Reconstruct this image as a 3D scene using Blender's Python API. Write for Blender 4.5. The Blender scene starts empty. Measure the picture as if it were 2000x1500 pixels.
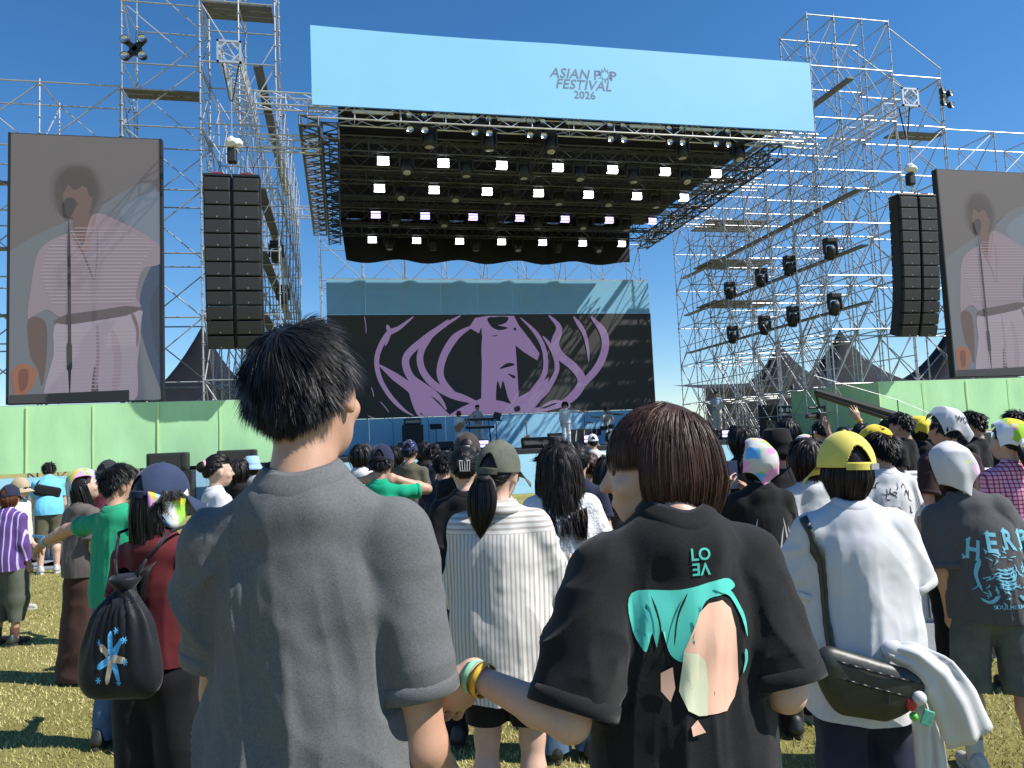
import bpy, bmesh, math, random
import numpy as np
from mathutils import Vector, Matrix, Quaternion
from mathutils.bvhtree import BVHTree
random.seed(7); RNG = np.random.default_rng(11)
SC = bpy.context.scene
COL = SC.collection
# ---------------------------------------------------------------- camera
PSI, PIT, ROL, FPX, CAMH = math.radians(12.7), math.radians(4.5), math.radians(2.5), 1480.0, 1.55
_F = Vector((math.sin(PSI)*math.cos(PIT), math.cos(PSI)*math.cos(PIT), math.sin(PIT)))
_R0 = Vector((math.cos(PSI), -math.sin(PSI), 0)); _U0 = _R0.cross(_F)
_R = _R0*math.cos(ROL) - _U0*math.sin(ROL); _U = _U0*math.cos(ROL) + _R0*math.sin(ROL)
cd = bpy.data.cameras.new('camera'); cam = bpy.data.objects.new('camera', cd); COL.objects.link(cam)
cd.sensor_width = 36.0; cd.lens = 36.0*FPX/2000.0; cd.clip_start = 0.05; cd.clip_end = 3000
m = Matrix((( _R.x, _U.x, -_F.x, 0), (_R.y, _U.y, -_F.y, 0), (_R.z, _U.z, -_F.z, CAMH), (0, 0, 0, 1)))
cam.matrix_world = m
SC.camera = cam
# ---------------------------------------------------------------- sky, sun, exposure
SUN_AZ, SUN_EL = math.radians(116), math.radians(48)          # azimuth clockwise from +Y
w = bpy.data.worlds.new('World'); SC.world = w; w.use_nodes = True
nt = w.node_tree; bg = nt.nodes['Background']
sky = nt.nodes.new('ShaderNodeTexSky'); sky.sky_type = 'NISHITA'; sky.sun_disc = False
sky.sun_elevation = SUN_EL; sky.sun_rotation = SUN_AZ
sky.air_density = 1.0; sky.dust_density = 0.0; sky.ozone_density = 5.0; sky.altitude = 0
hsv = nt.nodes.new('ShaderNodeHueSaturation'); hsv.inputs['Saturation'].default_value = 1.22; nt.links.new(sky.outputs[0], hsv.inputs['Color']); nt.links.new(hsv.outputs[0], bg.inputs[0]); bg.inputs[1].default_value = 0.088
sl = bpy.data.lights.new('sun', 'SUN'); sl.energy = 4.2; sl.angle = math.radians(0.53); sl.color = (1.0, 0.955, 0.89)
sun = bpy.data.objects.new('sun', sl); COL.objects.link(sun)
_sd = Vector((math.sin(SUN_AZ)*math.cos(SUN_EL), math.cos(SUN_AZ)*math.cos(SUN_EL), math.sin(SUN_EL)))
sun.rotation_euler = _sd.to_track_quat('Z', 'Y').to_euler(); sun.location = (20, -10, 40)
vs = SC.view_settings; vs.view_transform = 'Standard'; vs.look = 'None'; vs.exposure = 0.78; vs.gamma = 1.0; vs.use_curve_mapping = False
SC.cycles.max_bounces = 6; SC.cycles.diffuse_bounces = 3; SC.cycles.glossy_bounces = 2; SC.cycles.transmission_bounces = 3
SC.cycles.transparent_max_bounces = 8; SC.cycles.use_denoising = True; SC.cycles.caustics_reflective = False; SC.cycles.caustics_refractive = False

def ray(x, y):
    return _F + _R*((x-1000)/FPX) - _U*((y-750)/FPX)
def at_y(x, y, Y):
    d = ray(x, y); return Vector((0, 0, CAMH)) + d*(Y/d.y)
def at_d(x, y, D):
    return Vector((0, 0, CAMH)) + ray(x, y)*D

# ---------------------------------------------------------------- materials
MATS = {}
def srgb(r, g, b):
    f = lambda c: ((c/255.0+0.055)/1.055)**2.4 if c > 10 else c/255.0/12.92
    return (f(r), f(g), f(b))
def mat(name, col, rough=0.7, metal=0.0, var=0.0, scale=8.0, bump=0.0, bscale=60.0, spec=0.5, alpha=1.0, sheen=0.0, stretch=(1, 1, 1), emit=None, estr=0.0, trans=0.0):
    if name in MATS: return MATS[name]
    m = bpy.data.materials.new(name); m.use_nodes = True; MATS[name] = m
    nt = m.node_tree; b = nt.nodes['Principled BSDF']; L = nt.links
    c4 = (*col, 1)
    b.inputs['Base Color'].default_value = c4; b.inputs['Roughness'].default_value = rough; b.inputs['Metallic'].default_value = metal
    b.inputs['Specular IOR Level'].default_value = spec; b.inputs['Alpha'].default_value = alpha
    if sheen: b.inputs['Sheen Weight'].default_value = sheen; b.inputs['Sheen Roughness'].default_value = 0.4
    if emit: b.inputs['Emission Color'].default_value = (*emit, 1); b.inputs['Emission Strength'].default_value = estr
    if trans: b.inputs['Transmission Weight'].default_value = trans
    if var or bump:
        tc = nt.nodes.new('ShaderNodeTexCoord'); mp = nt.nodes.new('ShaderNodeMapping'); mp.inputs['Scale'].default_value = stretch
        L.new(tc.outputs['Object'], mp.inputs[0])
    if var:
        n = nt.nodes.new('ShaderNodeTexNoise'); n.inputs['Scale'].default_value = scale; n.inputs['Detail'].default_value = 6; n.inputs['Roughness'].default_value = 0.65
        L.new(mp.outputs[0], n.inputs['Vector'])
        mx = nt.nodes.new('ShaderNodeMix'); mx.data_type = 'RGBA'
        mx.inputs[6].default_value = tuple(max(0, c*(1-var)) for c in col)+(1,); mx.inputs[7].default_value = tuple(min(1, c*(1+var)) for c in col)+(1,)
        rp = nt.nodes.new('ShaderNodeMapRange'); rp.inputs[1].default_value = 0.3; rp.inputs[2].default_value = 0.7
        L.new(n.outputs['Fac'], rp.inputs[0]); L.new(rp.outputs[0], mx.inputs[0]); L.new(mx.outputs[2], b.inputs['Base Color'])
    if bump:
        n2 = nt.nodes.new('ShaderNodeTexNoise'); n2.inputs['Scale'].default_value = bscale; n2.inputs['Detail'].default_value = 5
        L.new(mp.outputs[0], n2.inputs['Vector'])
        bp = nt.nodes.new('ShaderNodeBump'); bp.inputs['Strength'].default_value = bump; bp.inputs['Distance'].default_value = 0.01
        L.new(n2.outputs['Fac'], bp.inputs['Height']); L.new(bp.outputs[0], b.inputs['Normal'])
    return m
def attr_mat(name, rough=0.8, emit=0.0, spec=0.3, base=1.0):
    """colour comes from the mesh's own 'Col' attribute (flat print, screen picture)"""
    if name in MATS: return MATS[name]
    m = bpy.data.materials.new(name); m.use_nodes = True; MATS[name] = m
    nt = m.node_tree; b = nt.nodes['Principled BSDF']
    a = nt.nodes.new('ShaderNodeAttribute'); a.attribute_name = 'Col'
    b.inputs['Roughness'].default_value = rough; b.inputs['Specular IOR Level'].default_value = spec
    if emit:
        nt.links.new(a.outputs['Color'], b.inputs['Emission Color']); b.inputs['Emission Strength'].default_value = emit
        b.inputs['Base Color'].default_value = (base, base, base, 1)
    else: nt.links.new(a.outputs['Color'], b.inputs['Base Color'])
    return m

# ---------------------------------------------------------------- mesh helpers
def link(o, parent=None):
    COL.objects.link(o)
    if parent is not None: o.parent = parent
    return o
def tag(o, label, cat, group=None, kind=None):
    if label: o['label'] = label
    if cat: o['category'] = cat
    if group: o['group'] = group
    if kind: o['kind'] = kind
    return o
def empty(name, loc=(0, 0, 0), rz=0.0, label=None, cat=None, group=None):
    o = bpy.data.objects.new(name, None); COL.objects.link(o); o.location = loc; o.rotation_euler = (0, 0, rz); o.empty_display_size = 0.2
    return tag(o, label, cat, group)
def smooth(me, on=True):
    me.polygons.foreach_set('use_smooth', [on]*len(me.polygons)); return me
def mesh_np(name, V, F, smooth_=True):
    me = bpy.data.meshes.new(name); me.from_pydata([tuple(v) for v in V] if not isinstance(V, np.ndarray) else V.tolist(), [], F.tolist() if isinstance(F, np.ndarray) else F); me.update()
    if smooth_: smooth(me)
    return me
def ob(name, me, material=None, parent=None, loc=None):
    o = bpy.data.objects.new(name, me); link(o, parent)
    if material is not None and len(me.materials) == 0: me.materials.append(material)
    if loc is not None: o.location = loc
    return o
class MB:
    """collects boxes, bars, tubes, lathes into ONE mesh"""
    def __init__(s): s.v = []; s.f = []
    def add(s, V, F):
        n = len(s.v); s.v += [tuple(v) for v in V]; s.f += [tuple(i+n for i in f) for f in F]; return s
    def box(s, c, d, rot=None, bev=0.0):
        hx, hy, hz = d[0]/2, d[1]/2, d[2]/2
        if bev > 0:
            b = min(bev, hx*.9, hy*.9, hz*.9); V = []
            bm = bmesh.new(); bmesh.ops.create_cube(bm, size=1.0)
            for v in bm.verts: v.co = Vector((v.co.x*2*hx, v.co.y*2*hy, v.co.z*2*hz))
            bmesh.ops.bevel(bm, geom=bm.edges[:], offset=b, segments=2, affect='EDGES', profile=0.5)
            bm.verts.index_update(); V = [v.co.copy() for v in bm.verts]; F = [[v.index for v in f.verts] for f in bm.faces]; bm.free()
        else:
            V = [Vector((x*hx, y*hy, z*hz)) for x in (-1, 1) for y in (-1, 1) for z in (-1, 1)]
            F = [(0, 1, 3, 2), (4, 6, 7, 5), (0, 4, 5, 1), (2, 3, 7, 6), (0, 2, 6, 4), (1, 5, 7, 3)]
        if rot is not None: V = [rot @ v for v in V]
        c = Vector(c); return s.add([v+c for v in V], F)
    def tube(s, p0, p1, r0, r1=None, n=8, caps=True):
        p0, p1 = Vector(p0), Vector(p1); r1 = r0 if r1 is None else r1
        q = (p1-p0).to_track_quat('Z', 'Y'); V = []
        for p, r in ((p0, r0), (p1, r1)):
            for i in range(n):
                a = 2*math.pi*i/n; V.append(p + q @ Vector((math.cos(a)*r, math.sin(a)*r, 0)))
        F = [(i, (i+1) % n, n+(i+1) % n, n+i) for i in range(n)]
        if caps: F += [tuple(range(n-1, -1, -1)), tuple(range(n, 2*n))]
        return s.add(V, F)
    def path(s, pts, r, n=6):
        for a, b in zip(pts[:-1], pts[1:]): s.tube(a, b, r, n=n)
        return s
    def lathe(s, prof, c=(0, 0, 0), n=16, rot=None):
        V = []; F = []; c = Vector(c)
        for r, z in prof:
            for i in range(n):
                a = 2*math.pi*i/n; p = Vector((r*math.cos(a), r*math.sin(a), z)); V.append(c + (rot @ p if rot is not None else p))
        for k in range(len(prof)-1):
            for i in range(n): F.append((k*n+i, k*n+(i+1) % n, (k+1)*n+(i+1) % n, (k+1)*n+i))
        return s.add(V, F)
    def sphere(s, c, r, sc=(1, 1, 1), n=12, m=8, rot=None):
        return s.lathe([(max(1e-4, r*math.sin(math.pi*k/m))*1, -r*math.cos(math.pi*k/m)) for k in range(m+1)], c, n, (rot or Matrix.Identity(3)) @ Matrix.Diagonal(sc))
    def mesh(s, name, smooth_=False):
        me = bpy.data.meshes.new(name); me.from_pydata(s.v, [], s.f); me.update()
        if smooth_: smooth(me)
        return me
    def build(s, name, material, parent=None, loc=None, smooth_=False, auto=None):
        me = s.mesh(name, smooth_); o = ob(name, me, material, parent, loc)
        if auto: sharp(me, auto)
        return o
def sharp(me, deg=35):
    smooth(me); bm = bmesh.new(); bm.from_mesh(me); c = math.radians(deg)
    for e in bm.edges: e.smooth = not (len(e.link_faces) != 2 or e.calc_face_angle(0) > c)
    bm.to_mesh(me); bm.free()
def plane_poly(name, polys, cols, to3d, lift=0.003, step=0.0):
    """flat print: list of 2-D polygons (each one layer higher than the last) with one colour each, carried to 3-D by to3d(u, v, h)"""
    me = bpy.data.meshes.new(name); bm = bmesh.new(); lay = bm.loops.layers.float_color.new('Col')
    for k, (pl, c) in enumerate(zip(polys, cols)):
        for pc in pieces(pl):
            try: f = bm.faces.new([bm.verts.new(to3d(u, v, lift*(k+1))) for u, v in pc])
            except ValueError: continue
            for l in f.loops: l[lay] = (*c, 1)
    bmesh.ops.triangulate(bm, faces=bm.faces[:], ngon_method='EAR_CLIP')
    bm.to_mesh(me); bm.free(); return me
class Band(list): pass
def blob(pts, n=6, closed=True):
    """Catmull-Rom through 2-D points -> smooth outline"""
    P = [np.array(p, float) for p in pts]; N = len(P); out = []
    for i in range(N if closed else N-1):
        g = lambda k: P[k % N] if closed else P[min(max(k, 0), N-1)]
        a, b, c, d = g(i-1), g(i), g(i+1), g(i+2)
        for k in range(n):
            t = k/n; out.append(tuple(0.5*((2*b)+(-a+c)*t+(2*a-5*b+4*c-d)*t*t+(-a+3*b-3*c+d)*t**3)))
    if not closed: out.append(tuple(P[-1]))
    return out
def band(pts, w0, w1=None, n=5):
    """a swoosh: centre line with a width that swells and tapers, as one outline"""
    c = np.array(blob(pts, n, False)); w1 = w0 if w1 is None else w1
    t = np.gradient(c, axis=0); t /= np.linalg.norm(t, axis=1)[:, None]+1e-9; nrm = np.stack([-t[:, 1], t[:, 0]], 1)
    s = np.linspace(0, 1, len(c)); wd = (w0+(w1-w0)*s)*np.clip(np.sin(np.pi*np.clip(s*0.94+0.03, 0, 1))*1.6, 0.08, 1)
    return Band([tuple(p) for p in (c+nrm*wd[:, None]/2)] + [tuple(p) for p in (c-nrm*wd[:, None]/2)[::-1]])
def pieces(pl):
    """a swoosh falls into quads along its length, any other outline stays whole"""
    if not isinstance(pl, Band): return [pl]
    n = len(pl)//2; return [[pl[i], pl[i+1], pl[2*n-2-i], pl[2*n-1-i]] for i in range(n-1)]
def vnoise(P, seed=0):
    """smooth value noise in [-1, 1] for an (n, 3) array"""
    I = np.floor(P).astype(np.int64); f = P-I; f = f*f*(3-2*f); out = 0.0
    for dx in (0, 1):
        for dy in (0, 1):
            for dz in (0, 1):
                h = (I[:, 0]+dx)*374761393+(I[:, 1]+dy)*668265263+(I[:, 2]+dz)*2147483647+seed*974711
                h = (h ^ (h >> 13))*1274126177; h = (h ^ (h >> 16)) & 0xffff
                out = out+(h/32767.5-1.0)*(f[:, 0] if dx else 1-f[:, 0])*(f[:, 1] if dy else 1-f[:, 1])*(f[:, 2] if dz else 1-f[:, 2])
    return out
ORD = ['first', 'second', 'third', 'fourth', 'fifth', 'sixth', 'seventh', 'eighth', 'ninth', 'tenth', 'eleventh', 'twelfth']
def text_mesh(body, size=1.0, shear=0.0, offset=0.0, space=1.0, align='CENTER', extrude=0.0, line=1.0):
    cu = bpy.data.curves.new('lettering', 'FONT'); cu.body = body; cu.size = size; cu.shear = shear; cu.offset = offset; cu.space_character = space
    cu.align_x = align; cu.align_y = 'CENTER'; cu.extrude = extrude; cu.resolution_u = 3; cu.space_line = line
    o = bpy.data.objects.new('lettering', cu); COL.objects.link(o); bpy.context.view_layer.update()
    me = bpy.data.meshes.new_from_object(o.evaluated_get(bpy.context.evaluated_depsgraph_get())); bpy.data.objects.remove(o); bpy.data.curves.remove(cu)
    return me
# ================================================================ SETTING
X0, YF, YB, ZS = 7.6, 23.0, 36.2, 1.35        # stage axis, front lip, backdrop, deck height
def ground():
    me = bpy.data.meshes.new('ground'); bm = bmesh.new(); bmesh.ops.create_grid(bm, x_segments=2, y_segments=2, size=1200); bm.to_mesh(me); bm.free()
    m = bpy.data.materials.new('lawn'); m.use_nodes = True; nt = m.node_tree; b = nt.nodes['Principled BSDF']; L = nt.links
    tc = nt.nodes.new('ShaderNodeTexCoord')
    n1 = nt.nodes.new('ShaderNodeTexNoise'); n1.inputs['Scale'].default_value = 0.9; n1.inputs['Detail'].default_value = 8; n1.inputs['Roughness'].default_value = 0.7
    n2 = nt.nodes.new('ShaderNodeTexNoise'); n2.inputs['Scale'].default_value = 55; n2.inputs['Detail'].default_value = 6; n2.inputs['Roughness'].default_value = 0.75
    for n in (n1, n2): L.new(tc.outputs['Object'], n.inputs['Vector'])
    r = nt.nodes.new('ShaderNodeValToRGB'); e = r.color_ramp.elements
    e[0].position = 0.32; e[0].color = (0.17, 0.16, 0.045, 1); e[1].position = 0.68; e[1].color = (0.46, 0.40, 0.17, 1)
    x = e.new(0.5); x.color = (0.30, 0.27, 0.09, 1)
    mx = nt.nodes.new('ShaderNodeMath'); mx.operation = 'MULTIPLY_ADD'; mx.inputs[1].default_value = 0.45; L.new(n1.outputs['Fac'], mx.inputs[0])
    m2 = nt.nodes.new('ShaderNodeMath'); m2.operation = 'MULTIPLY'; m2.inputs[1].default_value = 0.55; L.new(n2.outputs['Fac'], m2.inputs[0])
    L.new(m2.outputs[0], mx.inputs[2]); L.new(mx.outputs[0], r.inputs[0]); L.new(r.outputs[0], b.inputs['Base Color'])
    b.inputs['Roughness'].default_value = 0.95; b.inputs['Specular IOR Level'].default_value = 0.1
    bp = nt.nodes.new('ShaderNodeBump'); bp.inputs['Strength'].default_value = 0.9; bp.inputs['Distance'].default_value = 0.03; L.new(n2.outputs['Fac'], bp.inputs['Height']); L.new(bp.outputs[0], b.inputs['Normal'])
    tag(ob('ground', me, m), None, None, kind='structure')
ground()
def grass():
    """short turf blades over the part of the lawn the picture shows"""
    n = 210000
    y = 1.6 + 11.5*RNG.random(n)**1.6; a = np.radians(-26+84*RNG.random(n)) ; x = np.tan(a-0.0)*y*0.9
    h = 0.010+0.016*RNG.random(n); t = RNG.random(n)*6.283; lean = 0.035*RNG.random(n); wd = 0.0013+0.0014*RNG.random(n)+0.0002*y
    V = np.empty((n, 3, 3)); cx, sx = np.cos(t), np.sin(t)
    V[:, 0] = np.stack([x-cx*wd, y-sx*wd, 0*x], 1); V[:, 1] = np.stack([x+cx*wd, y+sx*wd, 0*x], 1); V[:, 2] = np.stack([x-sx*lean, y+cx*lean, h], 1)
    me = bpy.data.meshes.new('grass'); me.vertices.add(n*3); me.vertices.foreach_set('co', V.ravel()); me.loops.add(n*3); me.loops.foreach_set('vertex_index', np.arange(n*3))
    me.polygons.add(n); me.polygons.foreach_set('loop_start', np.arange(n)*3); me.update()
    dry = np.clip(0.5+0.28*np.sin(x*2.1+np.sin(y*1.7)*1.3)+0.3*RNG.standard_normal(n), 0, 1)[:, None]
    c = np.array([[0.19, 0.19, 0.045]])*(1-dry)+np.array([[0.60, 0.53, 0.24]])*dry
    at = me.color_attributes.new('Col', 'FLOAT_COLOR', 'POINT'); cc = np.ones((n, 3, 4)); cc[:, :, :3] = c[:, None, :]; at.data.foreach_set('color', cc.ravel())
    tag(ob('grass', me, attr_mat('grass_blade', 0.8, spec=0.2)), 'short dry yellow green turf under the crowd', 'grass', kind='stuff')
grass()

STEEL = mat('galvanised_steel', (0.44, 0.45, 0.465), 0.42, 0.5, var=0.22, scale=5)
ALU = mat('aluminium_truss', (0.66, 0.67, 0.68), 0.38, 0.6, var=0.15, scale=6)
DTRUSS = mat('black_truss', (0.07, 0.077, 0.09), 0.5, 0.3, var=0.2)
BLACK = mat('black_cabinet', (0.012, 0.013, 0.014), 0.55, var=0.25, scale=12, bump=0.15, bscale=150)
BCLOTH = mat('black_cloth', (0.005, 0.006, 0.009), 0.75, var=0.3, scale=3, bump=0.4, bscale=4)
PLANK = mat('steel_plank', (0.15, 0.155, 0.165), 0.5, 0.5, var=0.25, scale=7)
CYAN = mat('light_blue_panel', srgb(165, 216, 242), 0.6, var=0.05, scale=2)
GLASS = mat('lamp_glass', (0.5, 0.5, 0.52), 0.12, 0.0, spec=0.9)

# ---- stage deck with its light-blue skirt
def stage():
    r = empty('stage', (X0, YF, 0), label='wide festival stage with black deck and light blue skirt', cat='stage')
    MB().box((0, 7.4, ZS-0.06), (19.8, 14.8-0.02, 0.12)).build('deck', mat('stage_deck', (0.02, 0.021, 0.023), 0.6, var=0.3), r)
    MB().box((0, -0.02, ZS-0.10), (19.8, 0.05, 0.08)).build('deck_edge', BLACK, r)
    for i in range(22):      # skirt panels, 2 m each, running on past the stage under the side walls
        x = -23.4+2.0*i
        MB().box((x+1.0, -0.06, (ZS-0.14)/2), (1.994, 0.03, ZS-0.15)).build('skirt_panel', CYAN, r)
stage()

# ---- green cloth walls either side
def green_wall(name, label, x0, x1, ret=None):
    r = empty(name, (x0, YF, 0), label=label, cat='wall')
    G = bpy.data.materials.get('green_scrim')
    if G is None:
        G = mat('green_scrim', srgb(178, 226, 172), 0.65, var=0.10, scale=1.3, bump=0.35, bscale=2.2, stretch=(1, 1, 0.35), spec=.3)
    T = mat('yellow_green_seam', srgb(208, 236, 165), 0.7)
    n = max(1, round((x1-x0)/1.75)); wdt = (x1-x0)/n
    for i in range(n):
        nx, nz = 8, 8; V = []; F = []
        for k in range(nz+1):
            for j in range(nx+1):
                u, v = j/nx, k/nz
                V.append((wdt*(i+u), 0.008*math.sin(5*u+i*2.1+3*v)*math.sin(math.pi*u)+0.003*math.sin(9*v+i), ZS-0.03+1.83*v))
        for k in range(nz):
            for j in range(nx): a = k*(nx+1)+j; F.append((a, a+1, a+nx+2, a+nx+1))
        ob('panel', mesh_np('panel', V, F), G, r)
        MB().box((wdt*i, -0.03, ZS+0.88), (0.022 if i % 2 else 0.05, 0.006, 1.82)).build('seam', T, r)
    if ret:
        for i in range(3):
            x = ret[0]-x0; y0 = i*ret[1]/3; y1 = (i+1)*ret[1]/3
            MB().box((x, (y0+y1)/2, ZS+0.885), (0.03, y1-y0-0.01, 1.83)).build('return_panel', G, r)
    MB().box(((x1-x0)/2, 0.06, ZS+1.79), (x1-x0, 0.05, 0.05)).build('top_rail', STEEL, r)
    for i in range(n+1): MB().tube((wdt*i, 0.08, 0.01), (wdt*i, 0.08, ZS+1.78), 0.024).build('post', STEEL, r)
green_wall('green_wall', 'long green cloth wall under the grey-backed screen beside the speaker stack', -15.0, -1.75)
green_wall('green_wall', 'green cloth wall with a shaded return beside the camera crane', 18.3, 31.0, (18.3, 5.3))

# ---- header banner
def header():
    xa, xb, z0, z1 = -0.66, 16.42, 12.0, 14.5; W = xb-xa
    r = empty('header_banner', ((xa+xb)/2, 22.8, z0), label='wide light blue festival banner across the top of the stage roof', cat='banner')
    nx, nz = 24, 4; V = []; F = []
    for k in range(nz+1):
        for j in range(nx+1):
            u, v = j/nx, k/nz; V.append((W*(u-.5), 0.0, (z1-z0)*v - 0.05*v*math.sin(math.pi*min(1, u*2.2))*(u < .46)))
    for k in range(nz):
        for j in range(nx): a = k*(nx+1)+j; F.append((a, a+1, a+nx+2, a+nx+1))
    fab = mat('banner_fabric', srgb(150, 212, 244), 0.38, var=0.03, scale=0.25, spec=0.6)
    ob('fabric', mesh_np('fabric', V, F), fab, r)
    MB().box((0, 0.12, (z1-z0)/2), (W-0.06, 0.10, z1-z0-0.12)).build('backing', BLACK, r)
    ink = mat('banner_ink', srgb(112, 124, 158), 0.6)
    cx = 7.95-(xa+xb)/2
    def word(s, u, v, size, sh, off=0.006):
        me = text_mesh(s, size, sh, off, 1.04); me.transform(Matrix.Translation((cx+u, -0.005, v)) @ Matrix.Rotation(math.radians(90), 4, 'X')); ob('lettering', me, ink, r)
    word('ASIAN', -0.44, 1.50, 0.46, 0.25); word('P', 0.50, 1.50, 0.46, 0.05); word('P', 1.06, 1.50, 0.46, 0.05)
    word('FESTIVAL', 0.02, 1.14, 0.46, 0.25); word('2026', 0.05, 0.80, 0.36, 0.0)
    st = []; N = 24
    for i in range(N):
        a = 2*math.pi*i/N; rr = (0.29 if (i//2) % 2 else 0.24) if i % 2 == 0 else 0.14
        st.append((rr*math.cos(a), rr*math.sin(a)))
    V = [(cx+0.79+x, -0.005, 1.54+z) for x, z in st] + [(cx+0.79+x*0.74, -0.005, 1.54+z*0.74) for x, z in st]
    ob('starburst', mesh_np('starburst', V, [(i, (i+1) % N, N+(i+1) % N, N+i) for i in range(N)], False), ink, r)
header()

# ---- trusses
def truss_mesh(L, s=0.4, h=None, seg=0.6, r=0.026, d=0.014):
    """box truss along +X, four chords with zig-zag lacing, as one mesh"""
    h = h or s; m = MB(); C = [(-s/2, -h/2), (s/2, -h/2), (s/2, h/2), (-s/2, h/2)]
    for y, z in C: m.tube((0, y, z), (L, y, z), r, n=6)
    n = max(1, round(L/seg)); st = L/n
    for f in range(4):
        (y0, z0), (y1, z1) = C[f], C[(f+1) % 4]
        for i in range(n):
            a, b = ((y0, z0), (y1, z1)) if i % 2 == 0 else ((y1, z1), (y0, z0))
            m.tube((i*st, *a), ((i+1)*st, *b), d, n=5, caps=False)
        for i in range(0, n+1, 2): m.tube((i*st, y0, z0), (i*st, y1, z1), d, n=5, caps=False)
    return m.mesh('truss')
def stage_roof():
    r = empty('stage_roof', (X0, YF, ZS), label='flat black stage roof of trusses and cloth above the band', cat='roof')
    L = lambda x, y, z: Vector((x-X0, y-YF, z-ZS))
    o = ob('ceiling_cloth', mesh_np('ceiling_cloth', [(-7.5, 0.3, 10.85), (7.5, 0.3, 10.85), (7.5, 12.2, 10.95), (-7.5, 12.2, 10.95)], [(0, 1, 2, 3)], False), BCLOTH, r)
    # rear drop with a sagging hem
    V = []; F = []; n = 40
    for i in range(n+1):
        u = i/n; x = -7.25+13.8*u; sag = 0.08*abs(math.sin(u*math.pi*5.0))**1.5+0.05*math.sin(u*31)
        V += [(x*1.03, 12.15+0.10*math.sin(u*37), 10.95), (x*1.015, 12.05+0.13*math.sin(u*37+1), 9.9), (x, 12.0+0.12*math.sin(u*29), 8.93-sag)]
    for i in range(n):
        for k in range(2): a = i*3+k; F.append((a, a+1, a+4, a+3))
    ob('rear_drop', mesh_np('rear_drop', V, F), BCLOTH, r)
    tm = truss_mesh(15.6, 0.42, 0.5, 0.62, 0.03, 0.017); tw = truss_mesh(15.6, 0.30, 0.95, 0.95, 0.03, 0.02)
    tm.materials.append(DTRUSS); tw.materials.append(DTRUSS)
    for y in (24.3, 26.95, 30.1, 33.8):
        ob('light_truss', tm, None, r, L(X0-7.8, y-0.1, 11.35))
        if y > 25: ob('deep_truss', tw, None, r, L(X0-7.8, y-1.35, 11.62))
    ob('front_truss', truss_mesh(16.8, 0.5, 0.5, 0.7), ALU, r, L(X0-8.4, 23.15, 11.9))
    for x, mm in ((-0.15, DTRUSS), (14.95, DTRUSS)):       # side ladders running back
        o = ob('side_truss', truss_mesh(12.2, 0.5, 0.5, 0.42, 0.035, 0.022), mm, r, L(x, 23.0, 11.3)); o.rotation_euler = (0, 0, math.radians(90))
        if x > 5: continue
        o = ob('side_ladder', truss_mesh(12.0, 0.55, 0.3, 0.4, 0.04, 0.026), mat('grey_truss', (0.16, 0.16, 0.155), 0.5, 0.4, var=0.2), r, L(x+(-0.62 if x < 5 else 0.62), 22.9, 11.55)); o.rotation_euler = (0, 0, math.radians(90))
    o = ob('centre_truss', truss_mesh(11.0, 0.4, 0.4, 0.5), DTRUSS, r, L(6.9, 23.4, 11.45)); o.rotation_euler = (0, 0, math.radians(90))
    # beams carrying the roof from the scaffold wings
    for x0, y, z, ln in ((-2.4, 24.0, 12.6, 2.3), (-2.4, 24.3, 11.35, 2.2), (-2.4, 33.5, 12.0, 2.3), (15.4, 25.0, 12.6, 2.6), (15.4, 33.5, 12.0, 2.6), (15.4, 29.0, 12.3, 2.6)):
        ob('carrier_truss', truss_mesh(ln, .4, .4, .5), ALU, r, L(x0, y, z))
stage_roof()

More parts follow.
